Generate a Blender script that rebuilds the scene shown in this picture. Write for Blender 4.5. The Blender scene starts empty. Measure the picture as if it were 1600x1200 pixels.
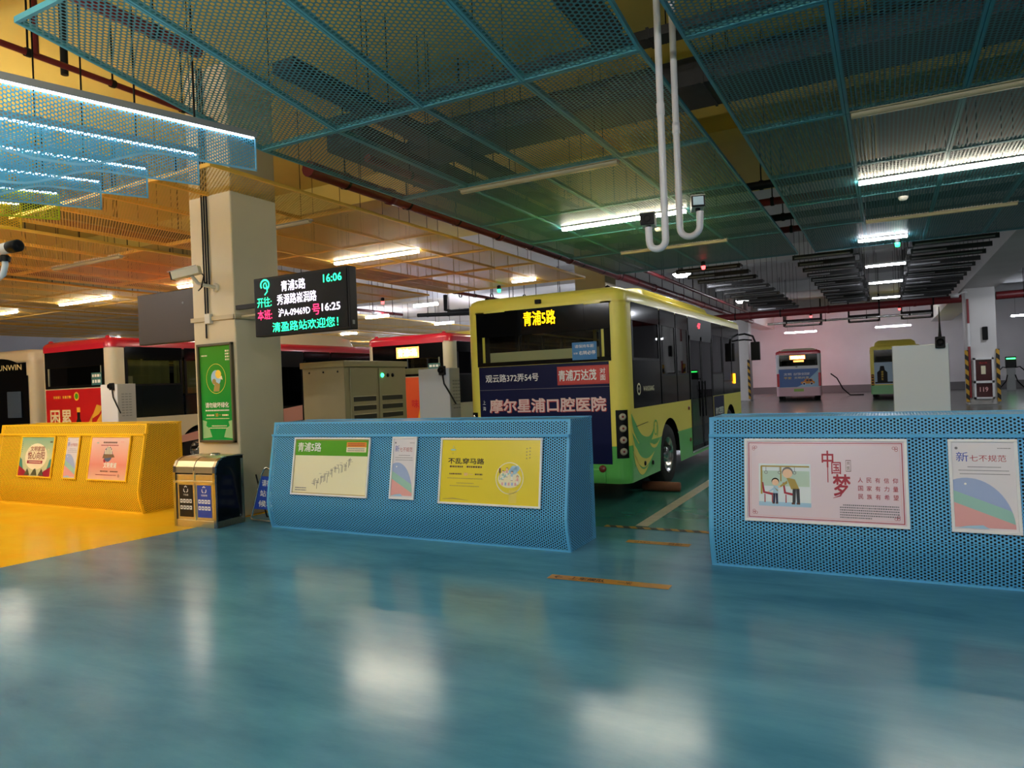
import bpy, math, random
from mathutils import Vector, Matrix
random.seed(7)
SC = bpy.context.scene
COL = SC.collection
R = math.radians

# ------------------------------------------------------------------ camera, world, exposure
cam_d = bpy.data.cameras.new('camera')
cam_d.sensor_fit = 'HORIZONTAL'; cam_d.sensor_width = 36.0
cam_d.lens = 1097.0 / 1600.0 * 36.0
cam_d.clip_start = 0.05; cam_d.clip_end = 300
cam = bpy.data.objects.new('camera', cam_d); COL.objects.link(cam)
_yaw, _pit, _rol = R(28.12), R(-0.07), R(-2.242)
_F = Vector((-math.sin(_yaw) * math.cos(_pit), math.cos(_yaw) * math.cos(_pit), math.sin(_pit)))
_r0 = Vector((math.cos(_yaw), math.sin(_yaw), 0)); _u0 = _r0.cross(_F)
_r = _r0 * math.cos(_rol) + _u0 * math.sin(_rol)
_u = -_r0 * math.sin(_rol) + _u0 * math.cos(_rol)
cam.matrix_world = Matrix(((_r.x, _u.x, -_F.x, 0), (_r.y, _u.y, -_F.y, 0), (_r.z, _u.z, -_F.z, 1.7), (0, 0, 0, 1)))
SC.camera = cam
wd = bpy.data.worlds.new('daylight'); SC.world = wd; wd.use_nodes = True
wd.node_tree.nodes['Background'].inputs[0].default_value = (0.80, 0.88, 1.0, 1)
wd.node_tree.nodes['Background'].inputs[1].default_value = 0.45
SC.view_settings.view_transform = 'Standard'; SC.view_settings.look = 'None'
SC.view_settings.gamma = 1.0; SC.view_settings.use_curve_mapping = False
SC.view_settings.exposure = 1.08
SC.cycles.max_bounces = 7; SC.cycles.diffuse_bounces = 4; SC.cycles.glossy_bounces = 3
SC.cycles.transparent_max_bounces = 40; SC.cycles.transmission_bounces = 3
SC.cycles.sample_clamp_indirect = 10.0
SC.cycles.caustics_reflective = False; SC.cycles.caustics_refractive = False
LAMP_E = 42.0      # luminous tubes
LED_E = 4.5        # canopy strips

# ------------------------------------------------------------------ materials
def lin(c):
    if isinstance(c, str):
        c = c.lstrip('#'); c = [int(c[i:i + 2], 16) / 255 for i in (0, 2, 4)]
        c = [x / 12.92 if x <= .04045 else ((x + .055) / 1.055) ** 2.4 for x in c]
    return (c[0], c[1], c[2], 1.0)
MATS = {}
def mat(name, c, rough=.5, metal=0.0, emit=0.0, noise=0.0, nscale=6.0, coat=0.0, spec=.5):
    if name in MATS: return MATS[name]
    m = bpy.data.materials.new(name); m.use_nodes = True; nt = m.node_tree
    b = nt.nodes['Principled BSDF']
    b.inputs['Base Color'].default_value = lin(c); b.inputs['Roughness'].default_value = rough
    b.inputs['Metallic'].default_value = metal; b.inputs['Specular IOR Level'].default_value = spec
    b.inputs['Coat Weight'].default_value = coat; b.inputs['Coat Roughness'].default_value = .08
    if emit:
        b.inputs['Emission Color'].default_value = lin(c); b.inputs['Emission Strength'].default_value = emit
    if noise:
        tc = nt.nodes.new('ShaderNodeTexCoord'); n = nt.nodes.new('ShaderNodeTexNoise'); n.inputs['Scale'].default_value = nscale
        n.inputs['Detail'].default_value = 5
        nt.links.new(tc.outputs['Object'], n.inputs['Vector'])
        h = nt.nodes.new('ShaderNodeHueSaturation'); h.inputs['Color'].default_value = lin(c)
        mr = nt.nodes.new('ShaderNodeMapRange'); mr.inputs['To Min'].default_value = 1 - noise; mr.inputs['To Max'].default_value = 1 + noise
        mr.inputs['From Min'].default_value = .25; mr.inputs['From Max'].default_value = .75
        nt.links.new(n.outputs['Fac'], mr.inputs['Value']); nt.links.new(mr.outputs['Result'], h.inputs['Value'])
        nt.links.new(h.outputs['Color'], b.inputs['Base Color'])
    MATS[name] = m; return m
def floor_mat(name, c, c2, rlo, rhi, scale=1.15, bump=.07):
    m = bpy.data.materials.new(name); m.use_nodes = True; nt = m.node_tree; L = nt.links
    b = nt.nodes['Principled BSDF']
    tc = nt.nodes.new('ShaderNodeTexCoord')
    mp = nt.nodes.new('ShaderNodeMapping'); mp.inputs['Scale'].default_value = (.75, 2.2, 1); mp.inputs['Rotation'].default_value = (0, 0, .35)
    L.new(tc.outputs['Object'], mp.inputs['Vector'])
    n = nt.nodes.new('ShaderNodeTexNoise'); n.inputs['Scale'].default_value = scale; n.inputs['Detail'].default_value = 8; n.inputs['Roughness'].default_value = .62
    n.inputs['Distortion'].default_value = .2
    L.new(mp.outputs[0], n.inputs['Vector'])
    cr = nt.nodes.new('ShaderNodeMapRange'); cr.inputs['From Min'].default_value = .15; cr.inputs['From Max'].default_value = .85
    L.new(n.outputs['Fac'], cr.inputs['Value'])
    mx = nt.nodes.new('ShaderNodeMix'); mx.data_type = 'RGBA'
    mx.inputs['A'].default_value = lin(c); mx.inputs['B'].default_value = lin(c2)
    L.new(cr.outputs[0], mx.inputs['Factor']); L.new(mx.outputs['Result'], b.inputs['Base Color'])
    n2 = nt.nodes.new('ShaderNodeTexNoise'); n2.inputs['Scale'].default_value = 1.3; n2.inputs['Detail'].default_value = 6
    L.new(tc.outputs['Object'], n2.inputs['Vector'])
    rr = nt.nodes.new('ShaderNodeMapRange'); rr.inputs['To Min'].default_value = rlo; rr.inputs['To Max'].default_value = rhi
    rr.inputs['From Min'].default_value = .1; rr.inputs['From Max'].default_value = .9
    L.new(n2.outputs['Fac'], rr.inputs['Value']); L.new(rr.outputs[0], b.inputs['Roughness'])
    b.inputs['Specular IOR Level'].default_value = .30
    n3 = nt.nodes.new('ShaderNodeTexNoise'); n3.inputs['Scale'].default_value = 2.3; n3.inputs['Detail'].default_value = 3
    L.new(tc.outputs['Object'], n3.inputs['Vector'])
    bp = nt.nodes.new('ShaderNodeBump'); bp.inputs['Strength'].default_value = bump; bp.inputs['Distance'].default_value = .04
    L.new(n3.outputs['Fac'], bp.inputs['Height']); L.new(bp.outputs[0], b.inputs['Normal'])
    MATS[name] = m; return m
def perf(name, c, s, r, rough=.45, metal=0.0):
    """sheet metal punched with staggered round holes of pitch s and radius r (UVs in metres)"""
    m = bpy.data.materials.new(name); m.use_nodes = True; nt = m.node_tree; L = nt.links
    b = nt.nodes['Principled BSDF']; out = nt.nodes['Material Output']
    b.inputs['Base Color'].default_value = lin(c); b.inputs['Roughness'].default_value = rough; b.inputs['Metallic'].default_value = metal
    uv = nt.nodes.new('ShaderNodeUVMap')
    ds = []
    for off in (0.0, 0.5):
        ad = nt.nodes.new('ShaderNodeVectorMath'); ad.operation = 'MULTIPLY_ADD'
        ad.inputs[1].default_value = (1 / (s * 3 ** .5), 1 / s, 0); ad.inputs[2].default_value = (off, off, 0)
        fr = nt.nodes.new('ShaderNodeVectorMath'); fr.operation = 'FRACTION'
        sb = nt.nodes.new('ShaderNodeVectorMath'); sb.operation = 'SUBTRACT'; sb.inputs[1].default_value = (.5, .5, 0)
        ml = nt.nodes.new('ShaderNodeVectorMath'); ml.operation = 'MULTIPLY'; ml.inputs[1].default_value = (s * 3 ** .5, s, 0)
        ln = nt.nodes.new('ShaderNodeVectorMath'); ln.operation = 'LENGTH'
        L.new(uv.outputs[0], ad.inputs[0]); L.new(ad.outputs[0], fr.inputs[0]); L.new(fr.outputs[0], sb.inputs[0])
        L.new(sb.outputs[0], ml.inputs[0]); L.new(ml.outputs[0], ln.inputs[0]); ds.append(ln)
    mn = nt.nodes.new('ShaderNodeMath'); mn.operation = 'MINIMUM'; L.new(ds[0].outputs['Value'], mn.inputs[0]); L.new(ds[1].outputs['Value'], mn.inputs[1])
    lt = nt.nodes.new('ShaderNodeMath'); lt.operation = 'LESS_THAN'; lt.inputs[1].default_value = r; L.new(mn.outputs[0], lt.inputs[0])
    tr = nt.nodes.new('ShaderNodeBsdfTransparent'); mx = nt.nodes.new('ShaderNodeMixShader')
    L.new(lt.outputs[0], mx.inputs[0]); L.new(b.outputs[0], mx.inputs[1]); L.new(tr.outputs[0], mx.inputs[2]); L.new(mx.outputs[0], out.inputs[0])
    MATS[name] = m; return m
def glass(name, tint, refl=.10):
    m = bpy.data.materials.new(name); m.use_nodes = True; nt = m.node_tree; L = nt.links; nt.nodes.remove(nt.nodes['Principled BSDF'])
    tr = nt.nodes.new('ShaderNodeBsdfTransparent'); tr.inputs[0].default_value = lin(tint)
    gl = nt.nodes.new('ShaderNodeBsdfGlossy'); gl.inputs['Roughness'].default_value = .02
    fr = nt.nodes.new('ShaderNodeFresnel'); fr.inputs[0].default_value = 1.35 + refl
    mx = nt.nodes.new('ShaderNodeMixShader'); L.new(fr.outputs[0], mx.inputs[0]); L.new(tr.outputs[0], mx.inputs[1]); L.new(gl.outputs[0], mx.inputs[2])
    L.new(mx.outputs[0], nt.nodes['Material Output'].inputs[0]); MATS[name] = m; return m
def grad(name, stops, rough=.25, axis='Z', diag=0.0):
    """a printed colour gradient across the sheet"""
    m = bpy.data.materials.new(name); m.use_nodes = True; nt = m.node_tree; L = nt.links; b = nt.nodes['Principled BSDF']
    tc = nt.nodes.new('ShaderNodeTexCoord'); sp = nt.nodes.new('ShaderNodeSeparateXYZ'); L.new(tc.outputs['Generated'], sp.inputs[0])
    cr = nt.nodes.new('ShaderNodeValToRGB'); el = cr.color_ramp.elements
    el[0].position = stops[0][0]; el[0].color = lin(stops[0][1]); el[1].position = stops[-1][0]; el[1].color = lin(stops[-1][1])
    for p, c in stops[1:-1]:
        e = el.new(p); e.color = lin(c)
    md = nt.nodes.new('ShaderNodeMath'); md.operation = 'MULTIPLY_ADD'; md.inputs[1].default_value = diag
    L.new(sp.outputs['X'], md.inputs[0]); L.new(sp.outputs[axis], md.inputs[2]); L.new(md.outputs[0], cr.inputs[0])
    L.new(cr.outputs[0], b.inputs['Base Color']); b.inputs['Roughness'].default_value = rough
    MATS[name] = m; return m
def stripes(name, c1, c2, pitch, d=(1, 0, 1)):
    m = bpy.data.materials.new(name); m.use_nodes = True; nt = m.node_tree; L = nt.links; b = nt.nodes['Principled BSDF']
    tc = nt.nodes.new('ShaderNodeTexCoord'); dt = nt.nodes.new('ShaderNodeVectorMath'); dt.operation = 'DOT_PRODUCT'; dt.inputs[1].default_value = [x / pitch for x in d]
    L.new(tc.outputs['Object'], dt.inputs[0])
    fr = nt.nodes.new('ShaderNodeMath'); fr.operation = 'FRACT'; L.new(dt.outputs['Value'], fr.inputs[0])
    gt = nt.nodes.new('ShaderNodeMath'); gt.operation = 'GREATER_THAN'; gt.inputs[1].default_value = .5; L.new(fr.outputs[0], gt.inputs[0])
    mx = nt.nodes.new('ShaderNodeMix'); mx.data_type = 'RGBA'; mx.inputs['A'].default_value = lin(c1); mx.inputs['B'].default_value = lin(c2)
    L.new(gt.outputs[0], mx.inputs['Factor']); L.new(mx.outputs['Result'], b.inputs['Base Color']); b.inputs['Roughness'].default_value = .5
    MATS[name] = m; return m

floor_blue = floor_mat('floor_blue_epoxy', '#1a5c7a', '#63a3bb', .15, .262, .8, .05)
floor_yellow = floor_mat('floor_yellow_epoxy', '#ffb80a', '#ffd034', .17, .262)
floor_green = floor_mat('floor_green_epoxy', '#2c7368', '#41897b', .14, .262, .9, .03)
floor_grey = floor_mat('floor_grey_epoxy', '#5d625f', '#70746f', .20, .262, .9, .0)
M_blue = mat('blue_paint', '#5cb0e0', .4)
P_blue = perf('blue_perforated', '#5cb0e0', .028, .0086)
P_yel = perf('yellow_perforated', '#ffcf24', .028, .0086)
M_yel = mat('yellow_paint', '#ffcf24', .4)
C_blue = perf('ceiling_mesh_blue', '#357783', .050, .0170, .5)
C_yel = perf('ceiling_mesh_yellow', '#dcb858', .046, .0164, .5)
M_cblue = mat('ceiling_frame_blue', '#4394a6', .5)
M_cyel = mat('ceiling_frame_yellow', '#f2c152', .5)
F_blue = perf('fin_mesh_blue', '#5cb6de', .031, .0108)
F_grn = perf('fin_mesh_lime', '#d2d81e', .031, .0108)
F_yel = perf('fin_mesh_yellow', '#fbc41c', .031, .0108)
BLACK = mat('black', '#0b0b0c', .45, spec=.2); DARK = mat('dark_metal', '#171616', .5, spec=.25); GREY = mat('grey_metal', '#8b8d8c', .45)
WHITE = mat('white_paint', '#e9e9e8', .4); STEEL = mat('steel', '#c9c9c6', .22, 1.0); CHROME = mat('chrome', '#dcdcd6', .12, 1.0)
PIPE_RED = mat('pipe_red', '#6f1c20', .45); RED = mat('red_paint', '#c01a2a', .3, coat=.5)
TUBE = mat('lamp_tube', '#fff3dc', emit=LAMP_E); TUBE_C = mat('lamp_tube_cool', '#f0f4ff', emit=LAMP_E * 1.1)
TUBE_UPFILL = mat('lamp_uplight_added', '#fff3dc', emit=LAMP_E * 1.4)  # added upward output that brightens the slab over the waiting floor
TUBE_F = mat('lamp_tube_far', '#f0f0ff', emit=LAMP_E * 2.4)
LEDS = mat('led_strip', '#e9f2ff', emit=LED_E)
GLASS = glass('bus_glass', '#eef2ef', .05); GLASS_D = glass('bus_glass_dark', '#4b5354', .08)
RUBBER = mat('rubber', '#141414', .8)

# ------------------------------------------------------------------ mesh builder
_TXT = {}
def text_geo(s, bold):
    k = (s, bold)
    if k not in _TXT:
        c = bpy.data.curves.new('lettering', 'FONT'); c.body = s; c.resolution_u = 2; c.offset = bold
        o = bpy.data.objects.new('lettering', c); me = o.to_mesh()
        vs = [(v.co.x, v.co.y) for v in me.vertices]; fs = [tuple(p.vertices) for p in me.polygons]
        o.to_mesh_clear(); bpy.data.objects.remove(o); bpy.data.curves.remove(c)
        x0 = min(v[0] for v in vs); x1 = max(v[0] for v in vs); y0 = min(v[1] for v in vs); y1 = max(v[1] for v in vs)
        _TXT[k] = ([((x - x0) / (x1 - x0) - .5, (y - y0) / (y1 - y0) - .5) for x, y in vs], fs, (x1 - x0) / (y1 - y0))
    return _TXT[k]
class MB:
    def __init__(s, o=(0, 0, 0)):
        s.v = []; s.f = []; s.m = []; s.uv = []; s.mats = []; s.o = Vector(o); s.sm = []
    def mi(s, m):
        if m not in s.mats: s.mats.append(m)
        return s.mats.index(m)
    def poly(s, pts, m, uv=None, smooth=False):
        b = len(s.v); s.v += [Vector(p) - s.o for p in pts]
        s.f.append(tuple(range(b, b + len(pts)))); s.m.append(s.mi(m)); s.uv.append(uv); s.sm.append(smooth); return s
    def quad(s, a, b, c, d, m):
        """a-b along u, a-d along v, UVs in metres"""
        a, b, c, d = map(Vector, (a, b, c, d)); u = (b - a).normalized(); n = (b - a).cross(d - a); w = n.cross(u).normalized()
        return s.poly((a, b, c, d), m, [((p - a).dot(u), (p - a).dot(w)) for p in (a, b, c, d)])
    def grid(s, rows, m, smooth=True, closed=False):
        b = len(s.v); n = len(rows[0])
        for r in rows: s.v += [Vector(p) - s.o for p in r]
        for i in range(len(rows) - 1):
            for j in range(n if closed else n - 1):
                k = (j + 1) % n
                s.f.append((b + i * n + j, b + i * n + k, b + (i + 1) * n + k, b + (i + 1) * n + j)); s.m.append(s.mi(m)); s.uv.append(None); s.sm.append(smooth)
        return s
    def box(s, x0, x1, y0, y1, z0, z1, m):
        P = [(x0, y0, z0), (x1, y0, z0), (x1, y1, z0), (x0, y1, z0), (x0, y0, z1), (x1, y0, z1), (x1, y1, z1), (x0, y1, z1)]
        b = len(s.v); s.v += [Vector(p) - s.o for p in P]
        for f in ((0, 3, 2, 1), (4, 5, 6, 7), (0, 1, 5, 4), (1, 2, 6, 5), (2, 3, 7, 6), (3, 0, 4, 7)):
            s.f.append(tuple(b + i for i in f)); s.m.append(s.mi(m)); s.uv.append(None); s.sm.append(False)
        return s
    def tube(s, pts, r, m, n=10, caps=True):
        pts = [Vector(p) for p in pts]; rows = []; up = None
        for i, p in enumerate(pts):
            t = (pts[min(i + 1, len(pts) - 1)] - pts[max(i - 1, 0)]).normalized()
            if up is None: up = Vector((0, 0, 1)) if abs(t.z) < .9 else Vector((1, 0, 0))
            a = t.cross(up).normalized(); up = a.cross(t).normalized()
            rr = r[i] if isinstance(r, (list, tuple)) else r
            rows.append([p + (a * math.cos(2 * math.pi * k / n) + up * math.sin(2 * math.pi * k / n)) * rr for k in range(n)])
        s.grid(rows, m, True, True)
        if caps: s.poly(rows[0][::-1], m); s.poly(rows[-1], m)
        return s
    def cyl(s, p, q, r, m, n=16): return s.tube([p, q], r, m, n)
    def lathe(s, prof, c, ax, m, n=24):
        """prof: (radius, along axis); ax 'X','Y','Z'"""
        rows = []
        for rr, h in prof:
            row = []
            for k in range(n):
                a = 2 * math.pi * k / n; x, y = rr * math.cos(a), rr * math.sin(a)
                row.append({'X': (c[0] + h, c[1] + x, c[2] + y), 'Y': (c[0] + x, c[1] + h, c[2] + y), 'Z': (c[0] + x, c[1] + y, c[2] + h)}[ax])
            rows.append(row)
        return s.grid(rows, m, True, True)
    # flat print in the local x-z plane, facing -y; L = layer
    def rect(s, x0, x1, z0, z1, m, L=0, y=0.0):
        yy = y - .0012 * L; return s.poly([(x0, yy, z0), (x1, yy, z0), (x1, yy, z1), (x0, yy, z1)], m)
    def shape(s, pts, m, L=0, y=0.0): return s.poly([(p[0], y - .0012 * L, p[1]) for p in pts], m)
    def disc(s, x, z, r, m, L=0, y=0.0, a0=0, a1=360, rz=None, n=24):
        k = 24 if a1 - a0 < 360 else n
        pts = [(x + r * math.cos(R(a0 + (a1 - a0) * i / k)), z + (rz or r) * math.sin(R(a0 + (a1 - a0) * i / k))) for i in range(k + (1 if a1 - a0 < 360 else 0))]
        return s.shape(pts, m, L, y)
    def ring(s, x, z, r, w, m, L=0, y=0.0, rz=None, n=32):
        yy = y - .0012 * L; rz = rz or r
        for i in range(n):
            a, b = 2 * math.pi * i / n, 2 * math.pi * (i + 1) / n
            s.poly([(x + r * math.cos(a), yy, z + rz * math.sin(a)), (x + r * math.cos(b), yy, z + rz * math.sin(b)),
                    (x + (r - w) * math.cos(b), yy, z + (rz - w) * math.sin(b)), (x + (r - w) * math.cos(a), yy, z + (rz - w) * math.sin(a))], m)
        return s
    def band(s, pts, ws, m, L=0, y=0.0):
        """ribbon along 2-D points with widths ws"""
        l, r = [], []
        for i, p in enumerate(pts):
            a = pts[max(i - 1, 0)]; b = pts[min(i + 1, len(pts) - 1)]; dx, dz = b[0] - a[0], b[1] - a[1]; d = math.hypot(dx, dz) or 1
            w = ws[i] if isinstance(ws, (list, tuple)) else ws
            l.append((p[0] - dz / d * w / 2, p[1] + dx / d * w / 2)); r.append((p[0] + dz / d * w / 2, p[1] - dx / d * w / 2))
        for i in range(len(pts) - 1): s.shape([l[i], r[i], r[i + 1], l[i + 1]][::-1], m, L, y)
        return s
    def text(s, t, x, z, m, w=None, h=None, L=1, y=0.0, bold=0.0, F=None):
        """lettering centred at x,z in the local x-z plane, or in the frame F = (origin, right, up)"""
        vs, fs, asp = text_geo(t, 0.0)
        if bold:
            hh = h or w / asp; d = bold * hh * .55; ww = w or h * asp
            for k, (dx, dz) in enumerate(((-d, -d), (d, -d), (-d, d), (d, d))):
                FF = F and (Vector(F[0]) + (Vector(F[1]).cross(Vector(F[2]))) * .0001 * k, F[1], F[2])
                s.text(t, x + dx, z + dz, m, ww - 2 * d, hh - 2 * d, L + .1 * k, y, 0.0, FF)
            return s
        if w is None: w = h * asp
        if h is None: h = w / asp
        b = len(s.v)
        for (a, c) in vs:
            X, Z = x + a * w, z + c * h
            if F: p = Vector(F[0]) + Vector(F[1]) * X + Vector(F[2]) * Z
            else: p = Vector((X, y - .0012 * L, Z))
            s.v.append(p - s.o)
        for f in fs: s.f.append(tuple(b + i for i in f)); s.m.append(s.mi(m)); s.uv.append(None); s.sm.append(False)
        return s
    def build(s, name, parent=None, bevel=0, seg=2):
        me = bpy.data.meshes.new(name); me.from_pydata([tuple(v) for v in s.v], [], s.f); me.update()
        for m in s.mats: me.materials.append(m)
        me.polygons.foreach_set('material_index', s.m); me.polygons.foreach_set('use_smooth', s.sm)
        if any(s.uv):
            ul = me.uv_layers.new(name='UVMap')
            for p, u in zip(me.polygons, s.uv):
                if u:
                    for li, c in zip(p.loop_indices, u): ul.data[li].uv = c
        o = bpy.data.objects.new(name, me); COL.objects.link(o)
        if parent is not None: o.parent = parent
        else: o.location = s.o
        if bevel:
            b = o.modifiers.new('bevel', 'BEVEL'); b.width = bevel; b.segments = seg; b.limit_method = 'ANGLE'; b.angle_limit = R(40)
        return o
def tag(o, label=None, cat=None, group=None, kind=None):
    if label: o['label'] = label
    if cat: o['category'] = cat
    if group: o['group'] = group
    if kind: o['kind'] = kind
    return o
def thing(name, label, cat, loc=(0, 0, 0), rot=(0, 0, 0), group=None):
    o = bpy.data.objects.new(name, None); COL.objects.link(o); o.location = loc; o.rotation_euler = rot
    o.empty_display_size = .1
    return tag(o, label, cat, group)
KIDS = {}
def dup(root, loc, label=None, group=None, rot=None):
    def cp(o, par):
        c = o.copy(); COL.objects.link(c)
        if par is not None: c.parent = par
        for k in o.children: cp(k, c)
        return c
    r = cp(root, None); r.location = loc
    if rot is not None: r.rotation_euler = rot
    if label: r['label'] = label
    if group: r['group'] = group
    return r

# ------------------------------------------------------------------ the setting
SLAB = 6.3
b = MB()
YB = lambda y: -8.15 + .105 * (y - 3.87)      # edge between yellow and blue paint
def fl(pts, m): b.poly([(x, y, 0) for x, y in pts], m)
fl([(YB(-9), -9), (30, -9), (30, 7.62), (YB(7.62), 7.62)], floor_blue)
fl([(-46, -9), (YB(-9), -9), (YB(7.62), 7.62), (-46, 7.62)], floor_yellow)
floor_pale = floor_mat('floor_pale_epoxy', '#8f918f', '#a5a7a4', .20, .262, .9, 0)  # pale tone chosen to bounce light up onto the far yellow panels
fl([(-7.8, 7.62), (30, 7.62), (30, 19), (-7.8, 19)], floor_green)
fl([(-46, 7.62), (-7.8, 7.62), (-7.8, 60), (-46, 60)], floor_pale)
fl([(-7.8, 19), (30, 19), (30, 60), (-7.8, 60)], floor_grey)
tag(b.build('floor'), kind='structure')
WALLM = mat('wall_white', '#d9d8dc', .7, noise=.05, nscale=.6)
BASEM = mat('wall_skirting', '#6d6c6e', .6)
def struct(name, *boxes, m=WALLM, bevel=0):
    b = MB()
    for x in boxes: b.box(*x, m)
    return tag(b.build(name, bevel=bevel), kind='structure')
struct('wall_far', (-46, 30, 60, 60.4, 0, 7))
struct('baseboard_far', (-46, 30, 59.94, 60, 0, .55), m=BASEM)
struct('wall_back', (-46, 30, -9.4, -9, 0, 6.5), m=mat('wall_back_grey', '#8f8d86', .7))
struct('wall_left', (-46.4, -46, -9, 60, 0, 7))
struct('wall_right', (14, 14.4, -9, 60, 0, 7), m=mat('wall_right_grey', '#77777a', .7, noise=.05, nscale=.6))
CEIL_G = mat('ceiling_grey', '#5d5b55', .8, noise=.06, nscale=.6)
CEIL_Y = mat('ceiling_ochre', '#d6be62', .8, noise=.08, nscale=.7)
CEIL_W = mat('ceiling_white', '#cfd0d2', .8, noise=.06, nscale=.5)
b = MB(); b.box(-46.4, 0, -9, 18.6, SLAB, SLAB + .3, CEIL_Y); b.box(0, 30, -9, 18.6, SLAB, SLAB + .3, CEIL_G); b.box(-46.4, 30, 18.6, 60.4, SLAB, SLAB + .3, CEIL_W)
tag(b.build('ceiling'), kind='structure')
# concrete beams and columns
COLM = mat('column_paint', '#cfc3a2', .55, noise=.05, nscale=1.2)
COLW = mat('column_white', '#d6d4d2', .6, noise=.05, nscale=.8)
b = MB(); b.box(-8.75, -7.89, 6.75, 7.57, 0, SLAB, COLM)
tag(b.build('column_by_counter', bevel=.02), kind='structure')
b = MB(); b.box(-8.95, -7.89, 21.4, 22.4, 0, SLAB, COLM); tag(b.build('column_behind_bus', bevel=.02), kind='structure')
b = MB(); b.box(-8.95, -7.7, 46.5, 47.6, 0, SLAB, COLW); tag(b.build('column_by_pink_bus', bevel=.02), kind='structure')
b = MB(); b.box(3.05, 4.15, 36, 37.1, 0, SLAB, COLW); tag(b.build('column_by_charger', bevel=.02), kind='structure')
b = MB(); b.box(-22.5, -21.5, 21.4, 22.4, 0, SLAB, COLM); tag(b.build('column_left_bay', bevel=.02), kind='structure')
struct('beam_left_bays', (-9.0, -7.89, 22.4, 60, 5.2, SLAB), m=COLW)
struct('beam_right_bays', (2.95, 4.25, 9.5, 60, 5.0, SLAB), m=COLW)
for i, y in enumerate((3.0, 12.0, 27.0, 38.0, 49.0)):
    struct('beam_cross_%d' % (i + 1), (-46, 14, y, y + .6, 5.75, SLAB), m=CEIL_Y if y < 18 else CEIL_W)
# painted floor lines
PAINT_W = mat('line_paint', '#b9b49a', .4, noise=.15, nscale=8)
b = MB(); b.poly([(-2.62, 7.78, .002), (-2.47, 7.78, .002), (-2.47, 17.6, .002), (-2.62, 17.6, .002)], PAINT_W)
tag(b.build('trim_1'), 'worn white bay line painted on the green floor beside the yellow bus', kind='structure')
HAZ = stripes('hazard_floor', '#b08a2c', '#20241f', .16, (1, .6, 0))
b = MB((-2, 7.66, 0)); b.poly([(-2.95, 7.62, .003), (2.5, 7.62, .003), (2.5, 7.73, .003), (-2.95, 7.73, .003)], HAZ)
tag(b.build('trim_2'), 'yellow and black hazard strip across the gap between counters', kind='structure')
TAPE = mat('floor_tape', '#b8801c', .35, noise=.12, nscale=9)
INK = mat('ink_black', '#120f0c', .5)
def tape(p, ang, w, h, txt, label):
    t = thing('floor_sticker', label, 'floor sticker', p, (0, 0, ang), 'orange floor stickers')
    b = MB(); b.poly([(-w / 2, -h / 2, .003), (w / 2, -h / 2, .003), (w / 2, h / 2, .003), (-w / 2, h / 2, .003)], TAPE); b.build('tape_strip', t)
    b = MB()
    for s, x, ww in txt: b.text(s, x * w, 0, INK, w=ww * w, h=h * .62, F=((0, 0, .0045), (1, 0, 0), (0, 1, 0)), bold=.02)
    b.build('lettering', t)
tape((-2.13, 5.55, 0), R(2), 1.06, .125, [('←', -.42, .07), ('上车候队', -.17, .30), ('一米', .14, .12)], 'long orange sticker nearest the camera between the two blue counters')
tape((-2.13, 7.02, 0), R(0), .66, .12, [('小心', -.25, .26), ('台阶', .28, .22)], 'short orange sticker beyond the longer one near the hazard strip')

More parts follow.
